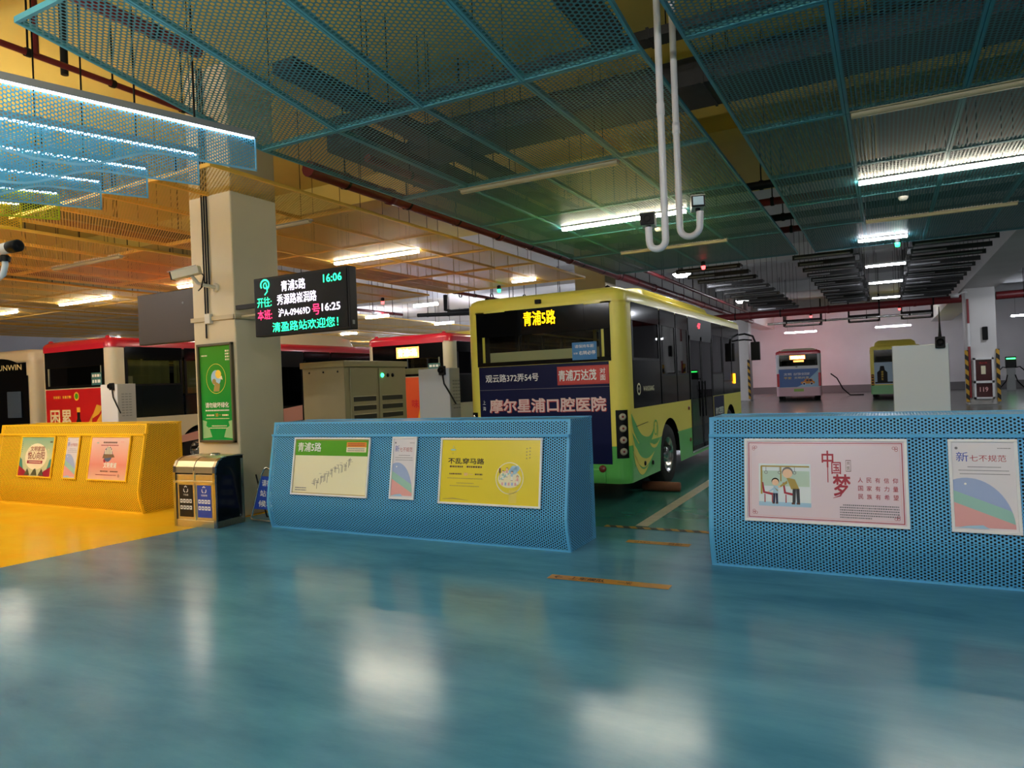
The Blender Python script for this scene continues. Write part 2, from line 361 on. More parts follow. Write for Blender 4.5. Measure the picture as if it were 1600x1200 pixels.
# ------------------------------------------------------------------ perforated counters
def counter(x0, x1, y, P, M, name, label):
    t = thing(name, label, 'counter', ((x0 + x1) / 2, y, 0)); o = ((x0 + x1) / 2, y, 0)
    prof = [(-.02, 0), (-.055, .12), (-.082, .24), (-.088, .34), (-.075, .44), (.05, 1.145), (.065, 1.165), (.09, 1.31), (.66, 1.31), (.66, 0)]
    b = MB(o)
    pr = [(y + p[0], p[1]) for p in prof]
    for i in (0, 1, 2, 3, 4, 6): b.quad((x0, *pr[i]), (x1, *pr[i]), (x1, *pr[i + 1]), (x0, *pr[i + 1]), P)
    b.build('front_panel', t)
    b = MB(o); b.quad((x0, *pr[7]), (x1, *pr[7]), (x1, *pr[8]), (x0, *pr[8]), P); b.build('top_panel', t)
    b = MB(o); b.quad((x0, *pr[8]), (x1, *pr[8]), (x1, *pr[9]), (x0, *pr[9]), P); b.build('back_panel', t)
    for xx in (x0, x1):
        b = MB(o); uv = [(p[0], p[1]) for p in pr]; b.poly([(xx, *p) for p in pr], P, uv); b.build('end_panel', t)
    # solid folded edges along both ends, the knee ledge and the base
    b = MB(o)
    for xx in (x0, x1):
        for i in range(8):
            a, c = Vector((0, *pr[i])), Vector((0, *pr[i + 1])); d = (c - a).normalized(); n = Vector((0, -d.z, d.y)) * .004
            for sx in (-1, 1):
                pass
            xa, xb = (xx - .003, xx + .03) if xx == x0 else (xx - .03, xx + .003)
            q = [a + n, a + n, c + n, c + n]
            b.poly([(xa, q[0].y, q[0].z), (xb, q[1].y, q[1].z), (xb, q[2].y, q[2].z), (xa, q[3].y, q[3].z)], M)
            b.poly([(xa, a.y, a.z), (xa, a.y + .03, a.z), (xa, c.y + .03, c.z), (xa, c.y, c.z)], M)
            if xx == x1: b.poly([(xb, a.y, a.z), (xb, a.y + .03, a.z), (xb, c.y + .03, c.z), (xb, c.y, c.z)], M)
    b.box(x0, x1, y + .03, y + .075, 1.142, 1.168, M)
    b.box(x0 - .003, x1 + .003, y + .085, y + .125, 1.295, 1.317, M)
    b.box(x0 - .003, x1 + .003, y + .63, y + .665, 1.295, 1.317, M)
    b.box(x0, x1, y - .026, y + .0, 0, .018, M)
    b.build('edge_trim', t)
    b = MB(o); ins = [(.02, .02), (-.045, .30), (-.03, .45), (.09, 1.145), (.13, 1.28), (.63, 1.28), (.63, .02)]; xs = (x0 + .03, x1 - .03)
    LN = mat('counter_inner_shade', '#10181c', .9)  # dark sheet added so the holes show a shaded interior
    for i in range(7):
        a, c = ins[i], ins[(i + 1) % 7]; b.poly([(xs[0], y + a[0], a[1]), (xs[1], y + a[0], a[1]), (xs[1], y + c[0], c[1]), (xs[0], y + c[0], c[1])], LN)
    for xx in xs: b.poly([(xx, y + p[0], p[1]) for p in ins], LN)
    b.build('inner_shade_sheet', t)
    return t
counter(-13.6, -9.65, 6.5, P_yel, M_yel, 'perforated_counter', 'yellow perforated metal counter with three posters, left of the column')
counter(-6.93, -2.82, 6.4, P_blue, M_blue, 'perforated_counter', 'blue perforated metal counter with route map, behind the A-frame sign')
counter(-1.44, 2.7, 6.4, P_blue, M_blue, 'perforated_counter', 'blue perforated metal counter carrying the large framed pink poster')

# ------------------------------------------------------------------ posters in frames
TILT = -math.atan2(.14, .825)
def poster(xc, zc, w, h, yface, label, draw, sheet, frame=WHITE, fw=.022, rot=TILT, name='poster', cat='poster', group='framed posters on the counters'):
    # face point at height zc on the sloping front
    yy = yface - .09 + (zc - .32) * .14 / .825
    t = thing(name, label, cat, (xc, yy - .022, zc), (rot, 0, 0), group)
    b = MB()
    for (a0, a1, c0, c1) in ((-w / 2, w / 2, h / 2 - fw, h / 2), (-w / 2, w / 2, -h / 2, -h / 2 + fw), (-w / 2, -w / 2 + fw, -h / 2 + fw, h / 2 - fw), (w / 2 - fw, w / 2, -h / 2 + fw, h / 2 - fw)):
        b.box(a0, a1, -.012, .010, c0, c1, frame)
    b.build('frame', t, bevel=.003)
    b = MB(); b.rect(-w / 2 + fw, w / 2 - fw, -h / 2 + fw, h / 2 - fw, sheet); b.build('sheet', t)
    b = MB(); draw(b, w - 2 * fw, h - 2 * fw); b.build('print', t)
    return t
def lines(b, x0, x1, z0, z1, n, m, fill=.45, gaps=True, L=1):
    """rows of tiny unreadable print"""
    for i in range(n):
        z = z1 - (z1 - z0) * (i + .5) / n; x = x0; hh = (z1 - z0) / n * fill / 2
        while x < x1 - .002:
            w = random.uniform(.6, 1.4) * hh * 2.2; b.rect(x, min(x + w, x1), z - hh, z + hh, m, L); x += w + hh * (.8 if gaps else .2)
I_RED = mat('ink_red', '#a8243a', .4); I_GRY = mat('ink_grey', '#77747a', .5); I_WHT = mat('ink_white', '#f4f3ee', .4); I_YEL = mat('ink_yellow', '#ffd84a', .4)
I_GRN = mat('ink_green', '#58a51e', .35); I_NAVY = mat('ink_navy', '#1d2346', .4); I_BLUE = mat('ink_blue', '#2a4bb0', .35); I_ORG = mat('ink_orange', '#e6912e', .4)
I_SKIN = mat('ink_skin', '#f0c9a8', .5); I_SKY = mat('ink_sky', '#a9cfe6', .5); I_PINK = mat('ink_pink', '#e8a9a6', .45); I_TEAL = mat('ink_teal', '#9bc9bd', .45)
I_PER = mat('ink_periwinkle', '#9fb2da', .45); I_OLV = mat('ink_olive', '#b0984a', .5); I_BRN = mat('ink_brown', '#5b3a2c', .5); I_CRM = mat('ink_cream', '#f1e8c4', .5)
SH_CREAM = mat('sheet_cream', '#f6f0cb', .25, coat=.3); SH_WHITE = mat('sheet_white', '#e6e1e6', .22, coat=.4); SH_PINK = mat('sheet_pink', '#e6d3dd', .2, coat=.5)
SH_YEL = mat('sheet_yellow', '#ecd63c', .25, coat=.3)
def d_route(b, w, h):
    b.rect(-w / 2, w / 2, h * .20, h / 2, I_GRN, 1); b.text('青浦5路', -w * .30, h * .355, I_WHT, w=w * .33, h=h * .17, L=2, bold=.02)
    b.rect(w * .21, w * .47, h * .27, h * .45, I_CRM, 2); b.rect(w * .21, w * .47, h * .36, h * .45, I_ORG, 3); lines(b, w * .23, w * .45, h * .375, h * .435, 2, I_RED, L=4); lines(b, w * .23, w * .45, h * .28, h * .35, 2, I_GRY, L=4)
    for t, z in ((-.5, h * .485), (-.5, -h * .49)): b.rect(-w / 2, w / 2, z - .004, z + .004, I_OLV, 2)
    for x in (-w * .495, w * .495): b.rect(x - .003, x + .003, -h / 2, h / 2, I_OLV, 2)
    x, z = -w * .22, -h * .30
    random.seed(3)
    for i in range(34):
        u = i / 33; x = -w * .22 + u * w * .50; z = -h * .25 + u * h * .38 + random.uniform(-.05, .05) * h
        if i % 3: b.rect(x, x + .006, z - random.uniform(.07, .17) * h, z, mat('ink_dark_grey', '#55524e', .5), 1)
        else: b.rect(x - .01, x + .03, z, z + .003, I_GRY, 1)
        if i % 4 == 0: b.rect(x - .012, x + .03, z - .04 * h, z - .04 * h + .006, I_GRY, 1)
    lines(b, -w * .46, -w * .30, -h * .46, -h * .38, 2, I_GRY)
def d_rules(b, w, h):
    b.text('新', -w * .33, h * .33, I_BLUE, w=w * .20, h=h * .11, bold=.0); b.text('七不规范', w * .08, h * .315, I_RED, w=w * .58, h=h * .075)
    b.disc(-w * .42, h * .43, .010, I_GRY, 1); lines(b, w * .24, w * .45, h * .42, h * .44, 1, I_GRY)
    for i, (a, c) in enumerate(((-.25, .28), (-.40, .40), (-.38, .42))): lines(b, w * a, w * c, h * (.205 - .04 * i), h * (.225 - .04 * i), 1, I_GRY)
    # a big half moon of blue, teal, green and coral in layers
    cx, cz, rx, rz = -w * .28, -h * .47, w * .74, h * .56
    def clip(x, z): return (max(-w / 2, min(w / 2, x)), max(-h / 2, z))
    for k, (m, f) in enumerate(((I_PER, 1.0), (I_TEAL, .74), (I_PINK, .5))):
        pts = [clip(cx + rx * math.cos(R(a)), (cz + rz * math.sin(R(a)))) for a in range(0, 181, 6)]
        pts = [(x, min(z, cz + rz * f - (x + w / 2) * (.0 if k == 0 else .24 * h / w))) for x, z in pts]
        b.shape(pts, m, 1 + k)
    b.shape([(-w * .48, -h * .48), (w * .05, -h * .48), (-w * .05, -h * .44), (-w * .3, -h * .455)], I_SKY, 5); b.disc(-w * .3, h * .02, .008, I_WHT, 5)
def person(b, x, z, s, top, legs, hair, lean=0.0, L=4):
    b.shape([(x - .09 * s + lean * .2, z + .42 * s), (x + .09 * s, z + .42 * s), (x + .12 * s + lean * .8, z + .70 * s), (x - .07 * s + lean, z + .75 * s)], top, L)
    b.shape([(x - .10 * s, z + .05 * s), (x - .02 * s, z + .05 * s), (x + .0 * s, z + .44 * s), (x - .09 * s, z + .44 * s)], legs, L)
    b.shape([(x + .02 * s, z + .05 * s), (x + .10 * s, z + .05 * s), (x + .09 * s, z + .44 * s), (x + .0 * s, z + .44 * s)], legs, L)
    for q in (-.07, .06): b.rect(x + q * s - .05 * s, x + q * s + .04 * s, z, z + .05 * s, I_BRN, L)
    b.disc(x + lean * 1.2, z + .86 * s, .13 * s, I_SKIN, L + 1); b.disc(x + lean * 1.2, z + .90 * s, .145 * s, hair, L, a0=-20, a1=200)
    b.shape([(x - .05 * s + lean, z + .66 * s), (x - .26 * s + lean, z + .50 * s), (x - .24 * s + lean, z + .46 * s), (x - .04 * s + lean, z + .58 * s)], top, L + 1)
    b.disc(x - .26 * s + lean, z + .48 * s, .03 * s, I_SKIN, L + 2)
def d_dream(b, w, h):
    for ins, ww in ((.012, .006), (.030, .002)):
        X, Z = w / 2 - ins, h / 2 - ins
        for q in ((-X, X, Z - ww, Z), (-X, X, -Z, -Z + ww), (-X, -X + ww, -Z, Z), (X - ww, X, -Z, Z)): b.rect(*q, I_RED if ins < .02 else I_PINK, 1)
    for sx in (-1, 1):
        for sz in (-1, 1):
            for k in range(3): b.ring(sx * (w / 2 - .055 - .018 * (k % 2)), sz * (h / 2 - .052 - .016 * (k // 2)), .012, .003, I_RED, 1, n=12)
    x0, x1, z0, z1 = -w * .42, -w * .075, -h * .33, h * .21
    b.rect(x0, x1, z0, z1, mat('ink_picture', '#dfe9ee', .5), 1)
    b.rect(x0 + .02, x1 - .01, z0 + .17, z1 - .06, mat('ink_window_green', '#bcd5c6', .5), 2); b.rect(x0, x1, z0, z0 + .035, I_SKY, 2)
    b.rect(x0 + .015, x0 + .03, z0 + .1, z1 - .02, I_OLV, 3)
    b.rect(x0 + .02, x1 - .01, z1 - .028, z1 - .016, I_OLV, 3); b.rect(x0 + .175, x0 + .185, z1 - .15, z1 - .02, I_OLV, 3)
    for k in (.06, .17, .29): b.ring(x0 + k, z1 - .075, .014, .004, I_GRY, 4, n=12); b.rect(x0 + k - .002, x0 + k + .002, z1 - .062, z1 - .026, I_GRY, 3)
    for sx in (.03, .20):
        b.band([(x0 + sx, z0 + .20), (x0 + sx + .012, z0 + .115), (x0 + sx + .085, z0 + .10)], [.012, .02, .02], I_RED, 3)
        for k in (.015, .075): b.rect(x0 + sx + k, x0 + sx + k + .008, z0 + .03, z0 + .10, I_RED, 3)
    person(b, x0 + .135, z0 + .02, .21, I_SKY, I_NAVY, BLACK); b.shape([(x0 + .15, z0 + .13), (x0 + .16, z0 + .13), (x0 + .12, z0 + .165)], I_OLV, 7)
    person(b, x0 + .30, z0 + .02, .30, I_OLV, mat('ink_charcoal', '#33353a', .5), I_GRY, lean=-.055)
    b.text('中', w * .035, h * .28, I_RED, w=w * .075, h=h * .21, bold=.03); b.rect(w * .032, w * .038, -h * .01, h * .2, I_RED, 1)
    b.text('国', w * .088, h * .17, I_RED, w=w * .06, h=h * .15, bold=.02)
    b.text('梦', w * .12, -h * .04, I_RED, w=w * .11, h=h * .27, bold=.03); b.band([(w * .13, -h * .10), (w * .11, -h * .17), (w * .065, -h * .20)], [.012, .012, .003], I_RED, 1)
    b.rect(w * .148, w * .180, h * .13, h * .27, I_BRN, 1); b.rect(w * .150, w * .178, h * .137, h * .263, SH_PINK, 2); b.text('共', w * .164, h * .23, I_BRN, w=w * .02, h=h * .05, L=3); b.text('筑', w * .164, h * .17, I_BRN, w=w * .02, h=h * .05, L=3)
    for i, s in enumerate(('人民有信仰', '国家有力量', '民族有希望')):
        for k, ch in enumerate(s): b.text(ch, w * (.235 + .052 * k), h * (.03 - .10 * i), I_RED, w=w * .030, h=h * .062, bold=.015)
    for i in range(6): lines(b, w * (.105 if i else .125), w * (.46 if i < 5 else .30), h * (-.28 - .03 * i - .008), h * (-.28 - .03 * i + .008), 1, I_GRY, .9, True)
def d_jaywalk(b, w, h):
    b.disc(-w * .38, h * .34, .035, I_TEAL, 1, rz=.009); b.rect(-w * .381, -w * .377, h * .37, h * .41, I_TEAL, 1); b.text('青浦', -w * .385, h * .28, I_OLV, w=.02, h=.016)
    b.text('不乱穿马路', -w * .24, h * .16, INK, w=w * .38, h=h * .095, bold=.035)
    lines(b, -w * .41, -w * .27, h * .055, h * .085, 1, I_BRN, .9); lines(b, -w * .23, -w * .07, h * .055, h * .085, 1, I_BRN, .9)
    lines(b, -w * .41, -w * .28, -h * .06, -h * .035, 1, I_BRN, .9); b.text('第一', -w * .21, -h * .05, I_PINK, w=w * .10, h=h * .05); lines(b, -w * .14, -w * .06, -h * .06, -h * .035, 1, I_BRN, .9)
    lines(b, -w * .43, -w * .06, -h * .125, -h * .11, 1, I_OLV, .9); lines(b, -w * .33, -w * .15, -h * .20, -h * .185, 1, I_OLV, .9); lines(b, -w * .40, -w * .09, -h * .245, -h * .23, 1, I_OLV, .9)
    for k in range(4):
        b.rect(w * .365, w * .377, h * (.36 - .05 * k), h * (.38 - .05 * k), I_OLV, 1); b.rect(w * .395, w * .407, h * (.37 - .05 * k), h * (.39 - .05 * k), I_OLV, 1)
    cx, cz = w * .21, -h * .09
    b.ring(cx, cz, .165, .010, I_CRM, 1); b.disc(cx, cz - .01, .135, I_CRM, 1, rz=.09); b.rect(cx + .0, cx + .09, -h * .47, cz - .12, mat('ink_pale_yellow', '#e9d257', .5), 1)
    b.disc(cx + .05, cz + .085, .045, I_SKY, 2); b.disc(cx + .085, cz + .10, .03, I_SKY, 2); b.disc(cx + .02, cz + .07, .03, I_SKY, 2)
    b.rect(cx - .125, cx - .105, cz + .05, cz + .10, I_BRN, 2); b.disc(cx - .115, cz + .085, .007, I_RED, 3); b.rect(cx - .117, cx - .113, cz - .02, cz + .05, I_BRN, 2)
    for k in range(5): b.rect(cx - .09 + .038 * k, cx - .07 + .038 * k, cz - .075, cz - .045, I_PER if k % 2 else I_PINK, 3)
    for px, pz, tm in ((-.075, .02, I_TEAL), (-.03, .05, I_PINK), (.03, .015, I_SKY), (.095, -.03, I_PINK)): person(b, cx + px, cz + pz - .04, .095, tm, I_WHT, BLACK, L=4)
    b.shape([(cx - .11, cz - .01), (cx - .02, cz + .055), (cx + .0, cz + .045), (cx - .09, cz - .02)], I_TEAL, 3)
    b.band([(-w * .47, -h * .455), (-w * .36, -h * .44), (-w * .2, -h * .46)], [.004, .012, .003], I_OLV, 1)
def d_green(b, w, h):
    b.disc(0, 0, w * .34, I_CRM, 1, rz=h * .34)
    b.text('悦心向阳', 0, h * .03, mat('ink_rust', '#8a3b2a', .5), w=w * .52, h=h * .20, L=2, bold=.03)
    b.text('文明家园', w * .02, h * .20, MATS['ink_rust'], w=w * .44, h=h * .13, L=2, bold=.03)
    b.rect(-w * .26, w * .22, -h * .18, -h * .10, I_RED, 2); lines(b, -w * .2, w * .17, -h * .155, -h * .125, 1, I_CRM, .9, L=3)
    for sx in (-1, 1):
        b.shape([(sx * w * .5, -h * .5), (sx * w * .16, -h * .5), (sx * w * .3, -h * .36), (sx * w * .5, -h * .24)], I_RED, 3)
        b.shape([(sx * w * .5, -h * .3), (sx * w * .36, -h * .34), (sx * w * .43, -h * .08), (sx * w * .5, -h * .02)], mat('ink_pine', '#4f9081', .5), 2)
        b.shape([(sx * w * .3, -h * .48), (sx * w * .13, -h * .48), (sx * w * .22, -h * .30)], mat('ink_hill', '#5b5a3c', .5), 4)
    b.shape([(-w * .1, -h * .48), (w * .1, -h * .48), (w * .03, -h * .3), (-w * .02, -h * .33)], MATS['ink_hill'], 4)
    random.seed(5)
    for i in range(26): b.disc(random.uniform(-.42, .42) * w, random.uniform(-.2, .32) * h, .006, random.choice((I_PINK, I_YEL, I_WHT)), 5, n=6)
    b.rect(w * .38, w * .46, h * .36, h * .40, MATS['ink_hill'], 2); lines(b, -w * .475, -w * .455, h * .1, h * .4, 6, MATS['ink_hill'])
def d_pinkcircle(b, w, h):
    b.disc(-w * .02, h * .1, .105, mat('ink_slate', '#596a90', .5), 2, rz=.115); b.rect(-w * .14, w * .12, h * .06, h * .10, I_BRN, 3)
    for k, hh in enumerate((.10, .16, .20, .15, .11)): b.rect(-w * (.11 - .04 * k), -w * (.085 - .04 * k), h * .10, h * (.10 + hh), I_CRM, 3)
    b.shape([(-w * .16, h * .0), (w * .16, h * .03), (w * .12, h * .10), (-w * .14, h * .09)], mat('ink_bridge', '#8a6a4c', .5), 4)
    b.disc(-w * .1, -h * .05, .03, I_RED, 1)
    b.text('文明青浦', w * .06, -h * .16, I_WHT, w=w * .34, h=h * .13, L=3, bold=.05)
    b.disc(-w * .33, h * .37, .03, I_TEAL, 1, rz=.008); lines(b, -w * .18, w * .18, h * .36, h * .40, 1, I_BRN, .9); lines(b, -w * .24, w * .22, h * .30, h * .325, 1, I_RED, .9); lines(b, w * .28, w * .36, h * .38, h * .41, 1, I_PINK, .9)
    lines(b, -w * .18, w * .02, -h * .32, -h * .29, 1, I_BRN, .9); lines(b, w * .08, w * .28, -h * .32, -h * .29, 1, I_BRN, .9); lines(b, -w * .3, w * .25, -h * .40, -h * .38, 1, I_RED, .9)
    b.ring(w * .31, -h * .40, .02, .006, I_BRN, 2)
G_PINK = grad('sheet_pink_gradient', [(0, '#f2c3a6'), (.35, '#ef9c8a'), (.75, '#f3c2b6'), (1, '#f3d3c9')], diag=.0)
G_GRN = grad('sheet_green_gradient', [(0, '#d9d8a6'), (.5, '#cfd9a8'), (1, '#8bb89a')])
poster(-5.92, .785, 1.20, .70, 6.4, 'route map poster with a green heading on the blue counter', d_route, SH_CREAM)
poster(-4.83, .795, .345, .70, 6.4, 'narrow white poster with a pastel half moon between route map and yellow poster', d_rules, SH_WHITE)
poster(-3.72, .78, 1.235, .71, 6.4, 'yellow road-crossing poster at the right of the middle counter', d_jaywalk, SH_YEL)
poster(-.505, .78, 1.25, .71, 6.4, 'wide pink poster with red calligraphy and an illustrated bus ride', d_dream, SH_PINK)
poster(.62, .78, .445, .71, 6.4, 'white poster with a pastel half moon right of the wide pink poster', d_rules, SH_WHITE)
poster(-10.42, .80, .98, .68, 6.5, 'pink poster with a round city emblem on the yellow counter', d_pinkcircle, G_PINK, frame=M_yel)
poster(-11.38, .80, .36, .68, 6.5, 'narrow poster with a half moon on the yellow counter', d_rules, SH_WHITE, frame=M_yel)
poster(-12.37, .80, .98, .68, 6.5, 'green landscape poster with brown lettering on the yellow counter', d_green, G_GRN, frame=M_yel)

# ------------------------------------------------------------------ buses
def outline(hx, y0, y1, r, n=6, dy=.07):
    """closed loop, counter-clockwise, of a rounded rectangle; the long sides finely divided"""
    p = []
    for cx, cy, a0 in ((hx - r, y0 + r, -90), (hx - r, y1 - r, 0), (-hx + r, y1 - r, 90), (-hx + r, y0 + r, 180)):
        arc = [(cx + r * math.cos(R(a0 + 90 * k / n)), cy + r * math.sin(R(a0 + 90 * k / n))) for k in range(n + 1)]
        p += arc
        if a0 in (0 - 90, 90):
            m = int((y1 - y0 - 2 * r) / dy); x = arc[-1][0]
            for k in range(1, m):
                t = k / m; yy = (y0 + r) + t * (y1 - y0 - 2 * r)
                p.append((x, yy if a0 == -90 else y1 + y0 - yy))
    return p
TYRE_PROF = [(.26, -.12), (.44, -.135), (.475, -.10), (.48, 0), (.475, .10), (.44, .135), (.26, .12)]
WHITE_B = mat('bus_cream', '#d8cfb2', .28, coat=.6); YEL_B = mat('bus_yellow', '#f7e55f', .36, coat=.15); GRN_B = mat('bus_green', '#66c05c', .34, coat=.2)
RED_B = mat('bus_red', '#c62036', .28, coat=.6); PINK_B = mat('bus_pink', '#dc9a92', .3, coat=.5); WHT_B = mat('bus_white', '#dfe0e4', .28, coat=.6)
BLK_G = mat('bus_black_glass', '#090a0b', .08, spec=.3); SLATE_G = mat('bus_slate_glass', '#151b1e', .12, spec=.35)
NAVY_P = mat('bus_navy_vinyl', '#121640', .4, spec=.2); SEAT = mat('seat_blue', '#39506b', .7); CREAM_I = mat('bus_interior_cream', '#d8cc98', .6)
RUST = mat('lens_red', '#7d3327', .25, coat=.6); LENS_C = mat('lens_clear', '#b3a78f', .2, coat=.7); LENS_R = mat('lens_bright_red', '#d8203a', .25, coat=.7)
POLE_Y = mat('grab_pole', '#c9a43a', .3); AMB = mat('amber_letters', '#ffb400', emit=2.2); ORG_E = mat('orange_letters', '#ffdcae', emit=7.0)
ORG_W = mat('orange_glow_panel', '#ff8a3c', emit=3.0)
ROOFU = {}
def bus(name, label, loc, rz, L, up, lo, roof, side_R=True, wz=.48, wheels=(2.05, 6.95), zs=.30, zg=.80, zw=1.29, zt=2.75, zr=2.95, rearz=1.95, detail=2, roof_unit=None, group=None):
    hx = 1.225; t = thing(name, label, 'bus', loc, (0, 0, rz), group)
    loop = outline(hx, 0, L, .17)
    def zb(x, y):
        if abs(x) > hx - .02:
            for w in wheels:
                if abs(y - w) < .575: return max(zs, wz + math.sqrt(.575 ** 2 - (y - w) ** 2))
        return zs
    b = MB(); n = len(loop)
    for i in range(n):
        p, q = loop[i], loop[(i + 1) % n]; a, c = zb(*p), zb(*q)
        if min(a, c) < zg: b.poly([(*p, min(a, zg)), (*q, min(c, zg)), (*q, zg), (*p, zg)], lo, smooth=abs(p[0]) < hx - .001)
        b.poly([(*p, max(a, zg)), (*q, max(c, zg)), (*q, zw), (*p, zw)], up, smooth=abs(p[0]) < hx - .001)
    b.build('lower_body', t)
    # wheel wells, chassis, cabin floor
    b = MB()
    for w in wheels:
        for s in (-1, 1):
            xs = (s * (hx - .45), s * (hx - .004)); rows = []
            for k in range(13):
                a = math.pi * k / 12; rows.append([(xs[0], w + .575 * math.cos(a), wz + .575 * math.sin(a)), (xs[1], w + .575 * math.cos(a), wz + .575 * math.sin(a))])
            b.grid(rows, BLACK, True)
            b.box(min(xs[0], xs[0] - s * .03), max(xs[0], xs[0] - s * .03), w - .6, w + .6, zs, 1.05, BLACK)
    b.box(-hx + .48, hx - .48, .15, L - .15, zs + .02, zs + .12, BLACK)
    b.build('chassis', t)
    # roof
    b = MB(); rows = []
    for z, ins, r in ((zt - .02, 0, .17), (zr - .10, .0, .17), (zr - .05, .03, .16), (zr - .01, .10, .15), (zr, .22, .12)):
        rows.append([(x, y, z) for x, y in outline(hx - ins, ins * .7, L - ins * .7, max(.05, .17 - ins * .2), 6, 2.0)])
    m = min(len(r) for r in rows); rows = [r[:m] for r in rows]
    b.grid(rows, roof, True, True); b.poly(rows[-1], roof); b.poly([(x, y, zt - .02) for x, y, z in rows[0]][::-1], CREAM_I)
    b.build('roof', t)
    # corner pillars (arc parts of the outline)
    for sx, sy, nm in ((1, 0, 'rear_pillar'), (-1, 0, 'rear_pillar'), (1, 1, 'front_pillar'), (-1, 1, 'front_pillar')):
        b = MB(); r = .17; cx = sx * (hx - r); cy = r if sy == 0 else L - r
        pts = [(sx * (hx - .32), 0 if sy == 0 else L)] + [(cx + sx * r * math.sin(R(a)), cy + (-1 if sy == 0 else 1) * r * math.cos(R(a))) for a in range(0, 91, 15)] + [(sx * hx, .30 if sy == 0 else L - .20)]
        b.grid([[(x, y, z) for x, y in pts] for z in (zw, zt)], (up if sy == 0 else BLACK), True)
        pi_ = [(x * .94, y + (.05 if sy == 0 else -.05)) for x, y in pts]; b.grid([[(x, y, z) for x, y in pi_] for z in (zw, zt)], DARK, True)
        b.build(nm, t)
    # sides
    for s in (1, -1):
        X0, X1 = s * (hx - .03), s * (hx + .001); xa, xb = min(X0, X1), max(X0, X1)
        door = (s == 1 and side_R)
        segs = [(.32, 1.62, 1.95), (1.68, 2.55, 1.72), (2.6, 3.38, 1.72)] + ([] if door else [(3.43, 4.3, 1.72), (4.35, 5.2, 1.72)]) + [(5.28, 6.25, 1.72), (6.3, 7.3, 1.55)]
        if L > 9: segs += [(7.35, 8.3, 1.6), (8.35, 9.3, 1.6)]
        for y0, y1, zl in segs:
            b = MB(); b.box(xa, xb, y0, y1, zw, zl, SLATE_G); b.box(xa, xb, y0, y1, 2.5, zt, BLK_G)
            for yy in (y0, y1 - .05): b.box(xa, xb, yy, yy + .05, zl, 2.5, BLACK)
            b.box(xa, xb, y0 + .05, y1 - .05, zl, zl + .035, BLACK)
            w_ = b.build('side_window', t)
            b = MB(); b.box(xa + .008, xb - .008, y0 + .05, y1 - .05, zl + .035, 2.5, GLASS_D if detail < 2 else GLASS); b.build('pane', w_)
        b = MB(); ye = segs[-1][1]
        b.box(xa, xb, ye, L - .20, zw, zt, BLK_G); b.box(xa + .01 * s, xb - .01 * s, .3, ye, 2.55, zt, BLACK); b.build('window_surround', t)
        if door:
            d = MB(); d.box(xa, xb + .004, 3.42, 5.24, 2.42, zt, BLACK); d.build('door_header', t)
            for y0, y1 in ((3.45, 4.32), (4.34, 5.21)):
                d = MB(); zz = zs + .08
                for q in ((y0, y0 + .06, zz, 2.42), (y1 - .06, y1, zz, 2.42), (y0, y1, zz, zz + .08), (y0, y1, 2.34, 2.42)): d.box(xb - .02, xb + .006, q[0], q[1], q[2], q[3], BLACK)
                dd = d.build('door', t)
                d = MB(); d.box(xb - .012, xb + .001, y0 + .05, y1 - .05, zz + .07, 2.36, GLASS_D); d.build('pane', dd)
                d = MB(); yh = y1 - .10 if y0 < 4 else y0 + .10; d.cyl((xb + .03, yh, .95), (xb + .03, yh, 1.6), .014, BLACK, 8); d.build('handle', dd)
            d = MB(); d.box(xb - .01, xb + .012, 3.42, 5.24, zs + .05, zs + .085, STEEL); d.build('door_step', t)
    # wheels
    for w in wheels:
        for s in (-1, 1):
            c = (s * (hx - .17), w, wz)
            b = MB(); b.lathe(TYRE_PROF, c, 'X', RUBBER, 32); wl = b.build('wheel', t)
            b = MB(); b.lathe([(.27, s * .125), (.285, s * .13), (.255, s * .12), (.23, s * .05), (.20, s * .02), (.13, s * .03), (.12, s * .10), (.08, s * .12), (0, s * .125)], c, 'X', STEEL, 28)
            for k in range(10):
                a = 2 * math.pi * k / 10; y, z = c[1] + .165 * math.cos(a), c[2] + .165 * math.sin(a); b.cyl((c[0] + s * .02, y, z), (c[0] + s * .055, y, z), .016, STEEL, 6)
            b.build('rim', wl)
    # rear face: panel below the glass, black glazing frame, glass
    b = MB(); b.box(-hx + .31, hx - .31, .0, .04, zw - .002, rearz, up); b.box(-hx + .17, hx - .17, .0, .04, zt - .03, zt + .02, up); b.build('rear_panel', t)
    b = MB(); xw = hx - .19
    b.box(-xw, xw, -.012, .02, 2.38, zt - .02, BLK_G); b.box(-xw, xw, -.012, .02, rearz, rearz + .06, BLK_G)
    for s in (-1, 1): b.box(min(s * xw, s * (xw - .09)), max(s * xw, s * (xw - .09)), -.012, .02, rearz + .06, 2.38, BLK_G)
    rw = b.build('rear_window', t, bevel=.004)
    b = MB(); b.box(-xw + .09, xw - .09, -.004, .004, rearz + .06, 2.38, GLASS if detail > 1 else GLASS_D); b.build('pane', rw)
    # front face
    b = MB(); b.box(-hx + .3, hx - .3, L - .03, L, zw, 2.6, GLASS if detail > 1 else BLK_G); b.box(-hx + .3, hx - .3, L - .03, L, 2.6, zt, BLK_G); b.build('windscreen', t)
    # interior
    b = MB(); b.box(-hx + .06, hx - .06, .05, L - .1, .52, .58, DARK); b.box(-hx + .05, hx - .05, .06, .5, .58, rearz + .20, CREAM_I); b.build('cabin_floor', t)
